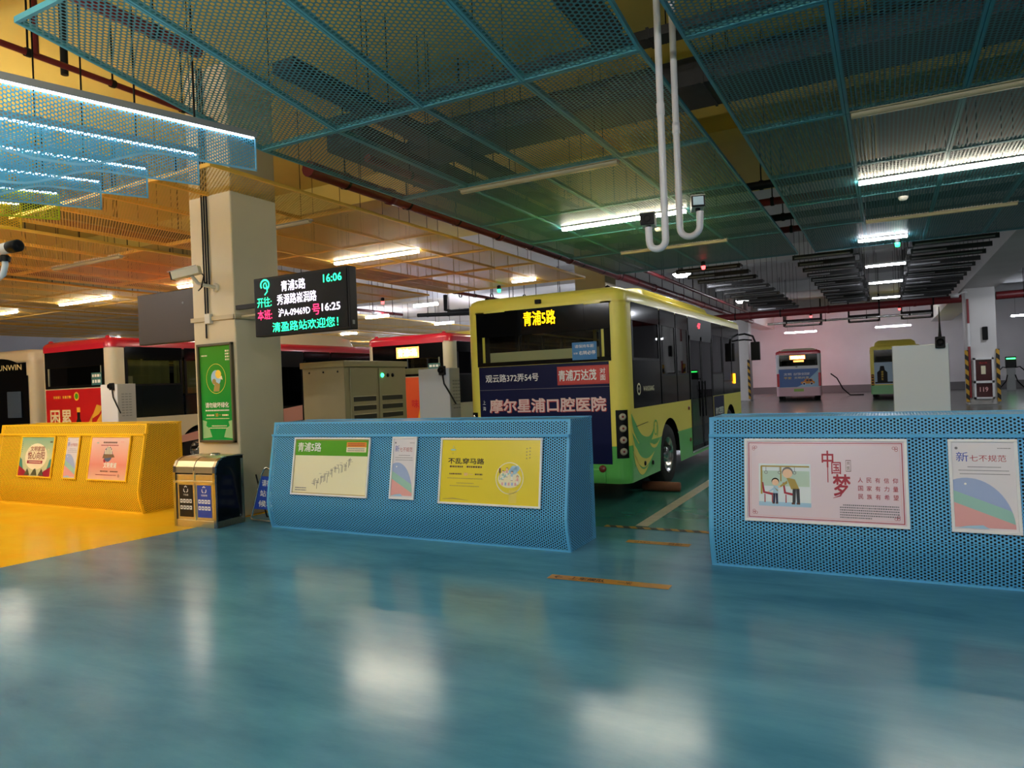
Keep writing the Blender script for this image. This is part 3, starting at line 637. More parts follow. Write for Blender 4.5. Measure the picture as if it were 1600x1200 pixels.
    if detail > 1:
        for y in (.75, 1.5, 2.4):
            for x in (-.85, -.40, .40, .85):
                b = MB(); b.box(x - .2, x + .2, y, y + .42, 1.0, 1.08, SEAT); b.box(x - .2, x + .2, y - .02, y + .07, 1.05, 1.72, SEAT); b.box(x - .03, x + .03, y + .1, y + .3, .58, 1.0, DARK); b.build('passenger_seat', t, bevel=.02)
        for x, y in ((-.45, 3.3), (.45, 3.3), (.45, 5.3), (-.45, 5.3), (.3, 1.3)):
            b = MB(); b.cyl((x, y, .58), (x, y, zt - .03), .018, POLE_Y, 8); b.build('grab_pole', t)
        b = MB()
        for x in (-.5, .5): b.cyl((x, .6, 2.45), (x, L - 1.5, 2.45), .016, POLE_Y, 8)
        b.build('ceiling_rail', t)
        b = MB(); b.box(-1.0, .1, L - 1.7, L - 1.64, .6, 2.1, CREAM_I); b.build('driver_partition', t)
    if roof_unit:
        b = MB(); y0, y1, hz, mm = roof_unit; rows = []
        for z, i in ((zr - .03, 0), (zr + hz * .6, .06), (zr + hz, .22)):
            rows.append([(x, y, z) for x, y in outline(hx - .2 - i, y0 + i * 2.2, y1 - i * 2.2, .15, 6, 9)])
        b.grid(rows, mm, True, True); b.poly(rows[-1], mm); b.build('roof_unit', t)
    return t
def arcpts(cx, cz, r, a0, a1, n=12, rz=None): return [(cx + r * math.cos(R(a0 + (a1 - a0) * i / n)), cz + (rz or r) * math.sin(R(a0 + (a1 - a0) * i / n))) for i in range(n + 1)]
def destination(t, txt, z, m, w, h, x=0.0, glow=None, txt2=None):
    b = MB(); b.box(x - w / 2 - .3, x + w / 2 + .42, -.016, -.010, z - h * .7, z + h * .7, BLK_G); d = b.build('destination_display', t)
    b = MB(); b.text(txt, x, z, m, w=w, h=h, y=-.018, L=1, bold=.02); b.build('lettering', d); return d

# --- the yellow and green bus at the middle bay
t = bus('city_bus', 'yellow and green city bus with navy dental advert, parked beyond the middle counter', (-4.275, 8.9, 0), 0, 8.35, YEL_B, GRN_B, YEL_B, roof_unit=(1.5, 6.2, .20, YEL_B))
destination(t, '青浦5路', 2.60, AMB, .50, .20, .0)
b = MB(); b.rect(-1.02, 1.0, .56, 1.945, NAVY_P, 1, -.004)
for x, z in ((-1.02, .56), (1.0, .56)): pass
ad = b.build('advert_panel', t)
b = MB(); b.text('观云路372弄54号', -.48, 1.775, I_WHT, w=.86, h=.115, y=-.008, bold=.02)
b.rect(.24, 1.0, 1.645, 1.90, mat('advert_red', '#c23a36', .4), 1, -.006); b.rect(.26, .98, 1.665, 1.88, mat('advert_red2', '#d0463f', .4), 2, -.006)
b.text('青浦万达茂', .54, 1.775, I_WHT, w=.56, h=.15, y=-.012, bold=.03); b.text('对', .91, 1.82, I_WHT, w=.08, h=.075, y=-.012, bold=.02); b.text('面', .91, 1.73, I_WHT, w=.08, h=.075, y=-.012, bold=.02)
A_PK = mat('advert_pale_pink', '#f0cfc6', .4)
for dx, dz, mm, L_ in ((.010, -.008, MATS['advert_red'], 1), (0, 0, A_PK, 2)):
    b.text('摩尔星浦口腔医院', .04 + dx, 1.375 + dz, mm, w=1.80, h=.20, y=-.006, L=L_, bold=.045 + .02 * (L_ == 1))
b.text('上', -.95, 1.43, I_WHT, w=.05, h=.06, y=-.008); b.text('海', -.95, 1.34, I_WHT, w=.05, h=.06, y=-.008)
b.rect(-1.02, 1.0, 1.605, 1.611, I_GRY, 2, -.006)
b.build('advert_lettering', ad)
b = MB(); b.rect(.48, .84, 1.98, 2.22, mat('sticker_blue', '#2c78b4', .35), 1, -.012); b.text('请保持车距', .66, 2.165, I_WHT, w=.28, h=.045, y=-.014); b.text('右转必停', .70, 2.075, I_WHT, w=.24, h=.055, y=-.014, bold=.02); b.text('车辆', .53, 2.07, I_WHT, w=.06, h=.03, y=-.014)
b.build('warning_sticker', t)
b = MB(); b.box(-.06, .03, -.03, .02, 2.80, 2.86, BLACK); b.build('rear_camera', t, bevel=.01)
for x in (-.95, .95):
    b = MB(); b.lathe([(.04, 0), (.035, .04), (.0, .06)], (x, .2, 2.93), 'Z', BLACK, 10); b.build('roof_sensor', t)
for s in (-1, 1):
    b = MB(); rr = .17
    pts = [(s * (1.225 - .17 + (rr + .006) * math.sin(R(a))), .17 - (rr + .006) * math.cos(R(a))) for a in range(4, 62, 8)]
    b.grid([[(x, y, z) for x, y in pts] for z in (.64, 1.285)], BLACK, True); tl = b.build('tail_lamp_cluster', t)
    for k in range(4):
        a = R(34); nx, ny = s * math.sin(a), -math.cos(a); cx, cy = s * (1.225 - .17) + nx * .176, .17 + ny * .176; z = .73 + .155 * k
        b = MB()
        for rad, off, mm in ((.052, .0, CHROME), (.046, .014, LENS_C), (.02, .017, RUST)):
            rows = [[(cx + nx * o + (-ny) * q * math.cos(2 * math.pi * j / 16), cy + ny * o + nx * q * math.sin(0) + nx * q * math.cos(2 * math.pi * j / 16), z + q * math.sin(2 * math.pi * j / 16)) for j in range(16)] for q, o in ((rad, .0), (rad, off), (rad * .6, off + .006))]
            b.grid(rows, mm, True, True); b.poly(rows[-1], mm)
        b.build('lamp', tl)
b = MB(); b.box(-.9, .9, -.02, .03, .3, .5, GRN_B); b.build('bumper', t, bevel=.02)
for x in (-1.0, .86):
    b = MB(); b.lathe([(.05, 0), (.05, -.02), (.0, -.03)], (x, -.005, .50), 'Y', RUST, 16); b.build('reflector', t)
# side graphics on the right flank (local y-z plane)
X = 1.2285
def flank(b, pts, ws, m, lay=0):
    l, r = [], []
    for i, p in enumerate(pts):
        a = pts[max(i - 1, 0)]; c = pts[min(i + 1, len(pts) - 1)]; dx, dz = c[0] - a[0], c[1] - a[1]; d = math.hypot(dx, dz) or 1; w = ws[i]
        l.append((X + .001 * lay, p[0] - dz / d * w / 2, p[1] + dx / d * w / 2)); r.append((X + .001 * lay, p[0] + dz / d * w / 2, p[1] - dx / d * w / 2))
    for i in range(len(pts) - 1): b.poly([l[i], l[i + 1], r[i + 1], r[i]], m)
def bez(p, n=14):
    out = []
    for i in range(n + 1):
        u = i / n; q = [1 - u, u]
        out.append(tuple(sum(c * w for c, w in zip((P[k] for P in p), (q[0] ** 3, 3 * q[0] ** 2 * u, 3 * q[0] * u * u, u ** 3))) for k in (0, 1)))
    return out
def taper(n, w, a=.15): return [w * min(1, (i + .3) / (n * a), (n - i + .3) / (n * .5)) for i in range(n + 1)]
b = MB()
flank(b, bez([(.17, 1.22), (.45, .68), (1.05, .70), (1.22, 1.02)]), taper(14, .15), GRN_B, 0)
flank(b, bez([(.19, .96), (.5, .55), (.9, .52), (1.45, .66)]), taper(14, .11), GRN_B, 0)
flank(b, bez([(.19, .84), (.45, .42), (.8, .46), (1.15, .62)]), taper(14, .13), YEL_B, 1)
flank(b, bez([(.2, .72), (.42, .34), (.62, .34), (.86, .47)]), taper(14, .09), YEL_B, 1)
flank(b, bez([(.95, .76), (1.15, .66), (1.3, .68), (1.48, .80)]), taper(14, .05), YEL_B, 1)
flank(b, [(1.26 + .11 * math.cos(R(a)) * (1 - a / 900), .95 + .13 * math.sin(R(a)) * (1 - a / 900)) for a in range(-60, 420, 24)], [.022] * 20, GRN_B, 1)
flank(b, [(.35, 1.04), (.9, 1.07)], [.008, .008], DARK, 1)
b.build('leaf_graphic', t)
b = MB(); b.text('WANXIANG', .98, 1.55, I_CRM, w=.52, h=.075, F=((X + .006, 0, 0), (0, 1, 0), (0, 0, 1)), bold=.02)
rows = [[(X + .006, .52 + q * math.cos(2 * math.pi * j / 16), 1.55 + q * math.sin(2 * math.pi * j / 16)) for j in range(16)] for q in (.085, .06)]; b.grid(rows, I_CRM, False, True); b.text('W', .52, 1.55, I_CRM, w=.07, h=.05, F=((X + .006, 0, 0), (0, 1, 0), (0, 0, 1)))
b.build('maker_badge', t)
b = MB(); b.poly([(X, 5.27, .72), (X, 6.25, .72), (X, 6.25, 1.28), (X, 5.27, 1.28)], NAVY_P); sd = b.build('side_advert', t)
b = MB(); b.text('摩尔口腔医院', 5.78, .98, I_WHT, w=.75, h=.15, F=((X + .003, 0, 0), (0, 1, 0), (0, 0, 1)), bold=.03); b.build('lettering', sd)
for y, z in ((.68, .50), (1.05, .47), (3.3, .60), (3.25, 1.15)):
    b = MB(); b.lathe([(.035, 0), (.03, .014), (0, .016)], (X, y, z), 'X', RUST if z > .55 else DARK, 12); b.build('side_marker', t)
RED_L = mat('red_digits', '#ff3040', emit=3.0)
b = MB(); b.text('47', 4.2, 2.62, RED_L, w=.22, h=.10, F=((X + .008, 0, 0), (0, 1, 0), (0, 0, 1)), bold=.02); b.build('route_display', t)
b = MB(); b.box(X - .01, X + .02, 7.35, 7.5, 1.5, 1.72, mat('amber_lens', '#ff9a14', emit=2.0)); b.build('side_indicator', t)
b = MB(); b.tube([(1.1, 8.3, 2.62), (1.3, 8.55, 2.66), (1.47, 8.66, 2.60), (1.52, 8.68, 2.45)], .025, BLACK, 8); b.tube([(1.15, 8.3, 2.5), (1.3, 8.5, 2.52), (1.45, 8.62, 2.5)], .02, BLACK, 8); b.box(1.42, 1.62, 8.62, 8.74, 2.02, 2.46, BLACK); b.build('wing_mirror', t, bevel=.02)

# --- cream and red buses of the left bays
PINKS = mat('swoosh_pink', '#dba093', .35)
def red_bus_extras(t, sticker=True):
    b = MB(); b.box(-1.06, 1.06, -.016, .0, 2.72, 2.84, RED_B); b.build('roof_fascia', t, bevel=.01)
    for x in (-1.0, 1.0):
        b = MB(); b.lathe([(.05, 0), (.045, .05), (0, .07)], (x, .12, 2.92), 'Z', RED_B, 10); b.build('roof_marker', t)
    if sticker:
        b = MB(); b.rect(.62, .96, 1.99, 2.24, mat('sticker_teal', '#3c6f6c', .4), 1, -.013); lines(b, .65, .93, 2.15, 2.21, 1, I_WHT, .9, L=14); lines(b, .65, .93, 2.03, 2.10, 1, I_WHT, .9, L=14); b.build('warning_sticker', t)
    b = MB(); flank(b, bez([(.35, .62), (2.0, .8), (3.5, 1.1), (7.0, 1.25)]), [.05 + .03 * i for i in range(15)], PINKS); b.build('swoosh_graphic', t)
FLAME = mat('advert_flame', '#f0b63a', .4); ADRED = mat('advert_scarlet', '#c8161f', .4)
t = bus('city_bus', 'cream bus with red roof and red drinks advert, parked behind the yellow counter', (-14.83, 8.55, 0), 0, 8.3, WHITE_B, WHITE_B, RED_B, roof_unit=(3.4, 7.6, .32, WHITE_B))
red_bus_extras(t)
b = MB(); b.rect(-1.04, 1.04, .6, 1.93, ADRED, 1, -.004); ad = b.build('advert_panel', t)
b = MB()
for s, x, z in (('困', -.72, 1.33), ('累', -.31, 1.33), ('喝', -.80, .88), ('东', -.52, .88), ('鹏', -.22, .88)): b.text(s, x, z, FLAME, w=.36 if z > 1 else .27, h=.36, y=-.008, bold=.05); b.text(s, x, z, I_CRM, w=.34 if z > 1 else .25, h=.34, y=-.008, L=2, bold=.02)
b.shape([(-.02, .62), (.26, .62), (.27, 1.15), (.17, 1.32), (.17, 1.45), (.07, 1.45), (.07, 1.32), (-.03, 1.15)], INK, 2, -.006); b.rect(.06, .18, 1.45, 1.55, FLAME, 2, -.006); b.rect(-.025, .265, .9, 1.12, RUST, 3, -.006); b.text('东鹏', .12, 1.01, FLAME, w=.2, h=.11, y=-.011)
for p in ([(.35, .7), (.42, 1.2), (.62, 1.42), (.52, 1.1), (.6, .8)], [(.62, .7), (.72, 1.25), (.98, 1.5), (.84, 1.1), (.9, .75)], [(.55, 1.3), (.75, 1.6), (.98, 1.55), (.8, 1.4)], [(.45, .62), (.7, .95), (1.0, .9), (.98, .66)]): b.shape(p, FLAME, 2, -.006)
b.disc(.07, 1.78, .09, FLAME, 2, -.006); b.disc(.07, 1.78, .06, I_GRN, 3, -.006); lines(b, -.75, -.5, 1.74, 1.80, 1, FLAME, .9, L=8); lines(b, -.42, -.1, 1.74, 1.80, 1, FLAME, .9, L=8)
b.build('advert_print', ad)
for i in range(3): # drawn curtains behind the side windows
    b = MB(); rows = []
    for z in (1.75, 2.48): rows.append([(1.14 + .02 * math.sin(k * 1.9), .42 + i * 1.05 + k * .06, z) for k in range(17)])
    b.grid(rows, mat('curtain_olive', '#6b6a3c', .8), True); b.build('curtain', t)
t = bus('city_bus', 'cream bus with red roof and glowing orange destination sign, behind the beige cabinet', (-10.15, 13.7, 0), 0, 8.3, WHITE_B, WHITE_B, RED_B, roof_unit=(3.0, 7.5, .3, YEL_B))
red_bus_extras(t)
b = MB(); b.rect(-.30, .36, 2.40, 2.66, ORG_W, 1, -.014); d = b.build('destination_display', t); b = MB(); b.text('青浦5路', .03, 2.53, ORG_E, w=.56, h=.18, y=-.018, bold=.03); b.build('lettering', d)
b = MB(); b.rect(-1.04, 1.04, .6, 1.93, mat('advert_orange', '#d8501c', .35, coat=.4), 1, -.004); ad = b.build('advert_panel', t)
b = MB(); b.text('疯', -.95, 1.0, I_CRM, w=.2, h=.36, y=-.008, bold=.05)
for p in ([(.2, .7), (.35, 1.3), (.6, 1.7), (.52, 1.1), (.8, .7)], [(.6, .9), (.85, 1.4), (1.0, 1.7), (.95, .8)]): b.shape(p, FLAME, 2, -.006)
b.text('原', .55, 1.8, I_YEL, w=.2, h=.15, y=-.011, bold=.03); b.text('味', .2, 1.3, ADRED, w=.2, h=.2, y=-.011, bold=.03); b.build('advert_print', ad)
t = bus('coach_bus', 'cream bus with a dark windscreen and maker name, leftmost behind the yellow counter', (-18.15, 8.75, 0), R(4), 8.3, WHITE_B, WHITE_B, WHITE_B, detail=1, zt=2.62, zr=2.9, rearz=1.35)
b = MB(); P = arcpts(0, 2.3, 1.04, 0, 180, 24, .42); b.shape([(-1.1, 1.0), (1.1, 1.0), (1.1, 2.3)] + P + [(-1.1, 2.3)], BLK_G, 12); sc_ = b.build('dark_glazing', t)
b = MB(); b.text('SUNWIN', .42, 2.50, CREAM_I, w=.98, h=.13, y=-.03, bold=.03); b.build('maker_badge', sc_)
b = MB(); b.box(.35, .85, -.04, -.02, 1.35, 1.95, SEAT); b.build('driver_seat', t, bevel=.05)
b = MB(); b.lathe([(.06, 0), (.05, -.02), (0, -.03)], (-.15, -.02, 1.62), 'Y', mat('amber_lamp', '#ff9c30', emit=3.0), 12); b.build('indicator_lamp', t)

# --- far buses, against the far wall
t = bus('city_bus', 'white and pink bus with red roof and blue advert, far off by the wall', (-4.55, 44, 0), R(5.6), 10.4, WHT_B, mat('bus_pink_white', '#e3b9c2', .3, coat=.5), RED_B, side_R=False, detail=1, wheels=(2.6, 8.2), roof_unit=(2.0, 6.0, .2, WHITE_B), rearz=2.05)
red_bus_extras(t, False)
b = MB(); b.rect(-.45, .38, 2.44, 2.66, ORG_W, 1, -.014); d = b.build('destination_display', t); b = MB(); b.text('青浦大站', -.03, 2.55, ORG_E, w=.76, h=.17, y=-.018, bold=.03); b.build('lettering', d)
b = MB(); b.rect(-.25, .3, 2.28, 2.38, ORG_W, 1, -.014); b.build('lower_display', t)
b = MB(); b.box(-.7, .7, 10.40, 10.43, 2.45, 2.7, mat('front_sign_red', '#ff5a3a', emit=28.0)); b.build('front_destination_display', t)
ADB = mat('advert_blue', '#5577b5', .4)
b = MB(); b.rect(-1.08, 1.06, .82, 1.88, ADB, 1, -.004); ad = b.build('advert_panel', t)
b = MB(); b.shape([(.25, 1.0), (1.06, 1.78), (1.06, .82), (-.1, .82)], I_SKY, 2, -.004)
for s, z, mm in (('文明出行', 1.58, I_WHT), ('平安', 1.36, I_YEL)): b.text(s[:2], -.60, z, mm, w=.42, h=.15, y=-.008, bold=.02)
b.text('出行', -.12, 1.58, I_WHT, w=.3, h=.15, y=-.008, bold=.02); b.text('安全回家', .30, 1.58, I_WHT, w=.6, h=.15, y=-.008, bold=.02); b.text('文明共享', .15, 1.36, I_CRM, w=.8, h=.13, y=-.008, bold=.02)
b.shape([(.12, 1.0), (.84, 1.0), (.86, 1.12), (.78, 1.15), (.70, 1.28), (.36, 1.28), (.26, 1.14), (.10, 1.10)], I_ORG, 3, -.006); b.shape([(.38, 1.15), (.52, 1.15), (.52, 1.25), (.42, 1.25)], I_NAVY, 4, -.006); b.shape([(.56, 1.15), (.74, 1.15), (.67, 1.25), (.56, 1.25)], I_NAVY, 4, -.006)
for x in (.28, .68): b.disc(x, 1.0, .085, I_WHT, 4, -.006); b.disc(x, 1.0, .06, I_NAVY, 5, -.006)
b.build('advert_print', ad)
for s in (-1, 1):
    b = MB(); b.box(s * 1.12 - .07, s * 1.12 + .07, -.03, .0, .85, 1.62, LENS_R); b.build('tail_lamp_cluster', t, bevel=.03)
b = MB(); b.disc(-.1, 2.0, .06, GREY, 12, rz=.04); b.build('maker_badge', t)
b = MB(); b.rect(-.28, .25, .56, .72, mat('plate_green', '#9cc25a', .4), 12); b.build('number_plate', t)
t = bus('city_bus', 'yellow and green bus with a bottle advert, far off behind the white cabinet', (.42, 43.5, 0), 0, 10.4, YEL_B, mat('bus_pale_green', '#79c07e', .3, coat=.5), YEL_B, side_R=False, detail=1, wheels=(2.6, 8.2), roof_unit=(.3, 6.0, .32, YEL_B), rearz=2.05)
b = MB(); b.rect(-1.04, 1.04, .85, 2.06, mat('advert_pale_blue', '#a9c4d8', .4), 1, -.004); ad = b.build('advert_panel', t)
b = MB(); b.shape([(-.9, .95), (-.4, .95), (-.4, 1.5), (-.52, 1.62), (-.56, 1.85), (-.74, 1.85), (-.78, 1.62), (-.9, 1.5)], BLACK, 2, -.006)
for k, ch in enumerate('健康养生'): b.text(ch, -.65, 1.52 - .13 * k, I_YEL, w=.11, h=.11, y=-.010)
b.shape([(.1, .95), (1.0, .95), (1.0, 2.0), (.3, 2.0), (.5, 1.7), (.15, 1.5), (.4, 1.2)], I_GRN, 2, -.006); b.rect(-1.0, .2, .9, .98, BLACK, 3, -.006); b.build('advert_print', ad)
for s in (-1, 1):
    b = MB(); b.box(s * 1.13 - .06, s * 1.13 + .06, -.03, .0, .78, 1.4, BLACK); tl = b.build('tail_lamp_cluster', t)
    for k in range(4): b = MB(); b.lathe([(.05, -.03), (.03, -.045), (0, -.05)], (s * 1.13, 0, .86 + .15 * k), 'Y', I_ORG, 10); b.build('lamp', tl)
b = MB(); b.box(-.06, .06, -.03, 0, 2.80, 2.86, BLACK); b.build('rear_camera', t)

# ------------------------------------------------------------------ suspended perforated ceiling
ROWS = [(3.25, 4.86), (5.87, 4.5), (8.55, 4.5), (10.8, 4.5), (12.78, 4.5), (14.95, 4.5), (18.0, 4.5)]
def panel(x0, x1, r0, r1, C, M, label, group):
    (y0, z0), (y1, z1) = r0, r1; cx, cy, cz = (x0 + x1) / 2, (y0 + y1) / 2, (z0 + z1) / 2
    t = thing('perforated_ceiling_tile', label, 'ceiling tile', (cx, cy, cz), group=group); t['kind'] = 'thing'; o = (cx, cy, cz)
    f = .045
    b = MB(o); b.quad((x0 + .01, y0 + .01, z0), (x1 - .01, y0 + .01, z0), (x1 - .01, y1 - .01, z1), (x0 + .01, y1 - .01, z1), C); far = y0 > 8; far and b.quad((x0 + .01, y0 + .01, z0 + .013), (x1 - .01, y0 + .01, z0 + .013), (x1 - .01, y1 - .01, z1 + .013), (x0 + .01, y1 - .01, z1 + .013), C); b.build('perforated_sheet', t)
    b = MB(o)
    def bar(p, q, w):
        p, q = Vector(p), Vector(q); d = (q - p).normalized(); sd = d.cross(Vector((0, 0, 1))).normalized() * w / 2; u = Vector((0, 0, .05))
        P = [p - sd, p + sd, q + sd, q - sd]; b.poly(P[::-1], M); b.poly([v + u for v in P], M)
        for i in range(4): b.poly([P[i], P[(i + 1) % 4], P[(i + 1) % 4] + u, P[i] + u], M)
    bar((x0 + .016, y0 + .006, z0 - .004), (x0 + .016, y1 - .006, z1 - .004), .026); bar((x1 - .016, y0 + .006, z0 - .004), (x1 - .016, y1 - .006, z1 - .004), .026)
    bar((x0 + .03, y0 + .02, z0 - .004), (x1 - .03, y0 + .02, z0 - .004), .03); bar((x0 + .03, y1 - .02, z1 - .004), (x1 - .03, y1 - .02, z1 - .004), .03)
    b.build('panel_frame', t)
    b = MB(o)
    for xx in (x0 + .06,):
        yy = y0 + (y1 - y0) * .62; b.tube([(xx, yy, z0 + (z1 - z0) * .62), (xx, yy, SLAB)], .005, BLACK, 5)
    b.build('hanger_rod', t)
    return t
def raft(x0, n, w, rows, C, M, label, group):
    for j in range(len(rows) - 1):
        for i in range(n): panel(x0 + i * w, x0 + (i + 1) * w, rows[j], rows[j + 1], C, M, label, group)
raft(-6.30, 4, 1.135, ROWS, C_blue, M_cblue, 'blue perforated ceiling panel in the raft left of the two white hanging conduits', 'blue ceiling panels of the left raft')
raft(-1.40, 4, 1.1, [(3.25, 4.5)] + ROWS[1:], C_blue, M_cblue, 'blue perforated ceiling panel in the raft right of the two white hanging conduits', 'blue ceiling panels of the right raft')
YR = [(r[0], 4.5) for r in ROWS[1:]]
for xa in (-11.74, -16.92, -22.1, -27.2, -32.2): raft(xa, 4, 1.135, YR, C_yel, M_cyel, 'yellow perforated ceiling panel above the left bus bays', 'yellow ceiling panels')
for xa in (-22.1, -27.2, -32.2): raft(xa, 2, 2.27, [(18.0 + 4.4 * i, 4.5) for i in range(6)], C_yel, M_cyel, 'yellow perforated ceiling panel far over the leftmost bays', 'far yellow ceiling panels')

# ------------------------------------------------------------------ lamps
OFF = mat('lamp_tube_unlit', '#a89f7e', .4)
def tube_lamp(x0, x1, y, z, label, m, grp, up=False):
    cx = (x0 + x1) / 2; t = thing('tube_lamp', label, 'ceiling lamp', (cx, y, z), group=grp); o = (cx, y, z)
    b = MB(o); b.box(x0, x1, y - .045, y + .045, z + .012, z + (.03 if up else .06), WHITE)
    if not up: b.box(x0, x1, y - .085, y + .085, z + .012, z + .02, OFF if m is OFF else WHITE)  # wide wings added to keep tube light off the slab
    b.build('housing', t)
    if up: b = MB(o); b.box(x0 + .02, x1 - .02, y - .04, y + .04, z + .031, z + .06, m if y > 5 else TUBE_UPFILL); b.build('added_uplight', t)  # added upward-glowing tube to brighten slab and beams
    b = MB(o); rows = []
    for x in (x0 + .01, x1 - .01): rows.append([(x, y - .042, z + .012), (x, y - .038, z - .015), (x, y - .02, z - .032), (x, y + .02, z - .032), (x, y + .038, z - .015), (x, y + .042, z + .012)])
    b.grid(rows, m, True); b.poly(rows[0], m); b.poly(rows[1][::-1], m); b.build('tube', t)
    b = MB(o)
    for xx in (x0 + .2, x1 - .2): b.tube([(xx, y, z + .06), (xx, y, SLAB)], .006, BLACK, 5)
    b.build('hanger_rods', t); return t
ZL = 4.47
tube_lamp(-5.14, -2.87, 11.8, ZL, 'long warm tube lamp under the blue raft behind the white conduits', TUBE, 'long tube lamps')
tube_lamp(-.28, 2.0, 11.7, ZL, 'long warm tube lamp in the right raft, cut by the right picture edge', TUBE, 'long tube lamps')
tube_lamp(-10.58, -8.35, 11.8, ZL, 'long warm tube lamp right of the lit display board', TUBE, 'long tube lamps')
tube_lamp(-15.8, -13.5, 11.8, ZL, 'long warm tube lamp just left of the column with the camera', TUBE, 'long tube lamps')
tube_lamp(-21.0, -18.6, 11.8, ZL, 'long warm tube lamp above the cream bus with red roof', TUBE, 'long tube lamps')
tube_lamp(-25.6, -23.3, 11.8, ZL, 'long warm tube lamp at the left picture edge', TUBE, 'long tube lamps')
tube_lamp(-.46, .48, 16.95, ZL, 'nearest of the short cool tube lamps between the dark baffles', TUBE_C, 'short tube lamps')
tube_lamp(-8.95, -8.25, 17.0, ZL, 'short tube lamp above the yellow bus roof corner', TUBE, 'short tube lamps')
for i, y in enumerate((21.3, 25.5, 31.0)):
    tube_lamp(-.42, .54, y, ZL, ('second', 'third', 'farthest')[i] + ' of the short cool tube lamps in the row between the dark baffles', TUBE_C, 'short tube lamps')
for x0, x1, y, l in ((-14.3, -13.3, 19.8, 'tube lamp above the glowing orange bus sign'), (-17.9, -16.8, 21.6, 'short tube lamp just right of the display board'), (-17.8, -16.8, 26.2, 'short tube lamp between the red-roofed bus and the yellow bus'), (-24, -23, 27, 'farthest short tube lamp over the left bays'), (-33, -31, 20, 'short tube lamp far over the leftmost bus'), (-12.2, -9.9, 1.2, 'added tube lamp over the yellow waiting floor'), (-17.5, -15.2, 2.2, 'leftmost added lamp over the yellow waiting floor'), (-13.2, -10.9, 4.4, 'added tube lamp over the yellow counter'), (-6.2, -3.9, 1.2, 'added tube lamp over the blue waiting floor'), (-.6, 1.7, 1.2, 'added tube lamp overhead beside the camera'), (5, 7.3, 1.2, 'rightmost added tube lamp of the overhead row'), (-9, -6.7, -4.2, 'added tube lamp at the back over the yellow floor'), (-3, -.7, -4.2, 'added tube lamp at the back behind the camera'), (3, 5.3, -4.2, 'added tube lamp at the back right'),  # waiting-floor, overhead and back lamps are unseen, added to light the counter fronts
    (-6.3, -4.2, 53, 'added tube lamp close to the far wall above the pink bus'), (-.6, 1.5, 53, 'added tube lamp close to the far wall above the far yellow bus'), (6.5, 8.6, 50, 'added tube lamp above the charging post'), (-13, -11, 45, 'added tube lamp far behind the yellow bus'), (-21, -19, 42, 'added tube lamp far behind the orange-signed bus'), (-30, -28, 40, 'added tube lamp far behind the left bays'), (-38, -36, 32, 'added tube lamp far left over the last bays'), (-27, -25, 33, 'added tube lamp behind the leftmost bus'), (-20, -18, 33, 'added tube lamp in the middle of the far left bays'), (-38, -36, 48, 'added tube lamp at the far left corner'), (-28, -26, 50, 'added tube lamp at the far left wall'), (-13.5, -11.5, 30, 'added tube lamp deep behind the yellow bus'), (7, 9, 22, 'unseen tube lamp right of the white beam')):  # extra lamps added to brighten the far walls, beams and left bays
    tube_lamp(x0, x1, y, ZL if y > 5 else 4.3, l, TUBE_C if x0 > -15 or y < 22 else TUBE_F, 'short tube lamps' if y > 5 else 'added fill lamps', True)
for x0, x1, y, l in ((-5.3, -2.93, 8.60, 'unlit tube lamp in the left blue raft ahead of the lit one'), (-.26, 2.1, 8.56, 'unlit tube lamp in the right blue raft ahead of the lit one'), (-5.1, -2.8, 14.9, 'unlit tube lamp behind the lit one in the left blue raft'), (-.26, 2.1, 14.9, 'unlit tube lamp behind the lit one in the right blue raft'), (-10.5, -8.2, 8.6, 'unlit tube lamp right of the column under the yellow panels'), (-15.4, -13.1, 8.55, 'unlit tube lamp under the yellow panels left of the column')):
    tube_lamp(x0, x1, y, ZL, l, OFF, 'unlit tube lamps')
def bulkhead(p, label):
    t = thing('bulkhead_lamp', label, 'ceiling lamp', p, group='oval bulkhead lamps')
    b = MB(); b.lathe([(0, -.10), (.18, -.09), (.26, -.02), (.26, .02)], (0, 0, 0), 'Z', TUBE_C, 20); b.build('diffuser', t)
    b = MB(); b.lathe([(.28, 0), (.28, .06), (.05, .10), (.03, SLAB - p[2])], (0, 0, 0), 'Z', GREY, 20); b.build('housing', t)
bulkhead((-5.55, 21.9, 4.9), 'bright oval lamp beside the white beam, above the bus roof'); bulkhead((-5.46, 31.8, 4.9), 'small oval lamp near the white column beyond the bus'); bulkhead((5.3, 33.5, 4.95), 'oval lamp right of the white beam at the right picture edge')
def sensor(p, col, label):
    t = thing('bay_indicator', label, 'indicator light', p, group='bay indicator lights'); m = mat('indicator_' + col, {'green': '#20ff80', 'red': '#ff4040'}[col], emit=4.0)
    b = MB(); b.lathe([(0, -.09), (.04, -.08), (.05, -.03), (.05, .0)], (0, 0, 0), 'Z', m, 14); b.build('lens', t)
    b = MB(); b.lathe([(.05, 0), (.055, .02), (.055, .1), (.01, .12)], (0, 0, 0), 'Z', DARK, 14); b.tube([(0, 0, .1), (0, 0, .115 if p[1] < 18 else SLAB - p[2])], .008, BLACK, 5); b.build('housing', t)
for p, c, l in (((.29, 17.2, 4.38), 'green', 'green bay indicator light beside the short tube lamps'), ((-3.87, 17.4, 4.38), 'red', 'red bay indicator light above the yellow bus'), ((-9.65, 17.5, 4.38), 'green', 'green bay indicator light left of the yellow bus roof'), ((-13.66, 17.3, 4.38), 'red', 'red bay indicator light right of the display board'), ((-3.05, 35.6, 4.3), 'red', 'red bay indicator light above the pink bus'), ((.58, 35.7, 4.35), 'red', 'red bay indicator light above the far yellow bus')): sensor(p, c, l)
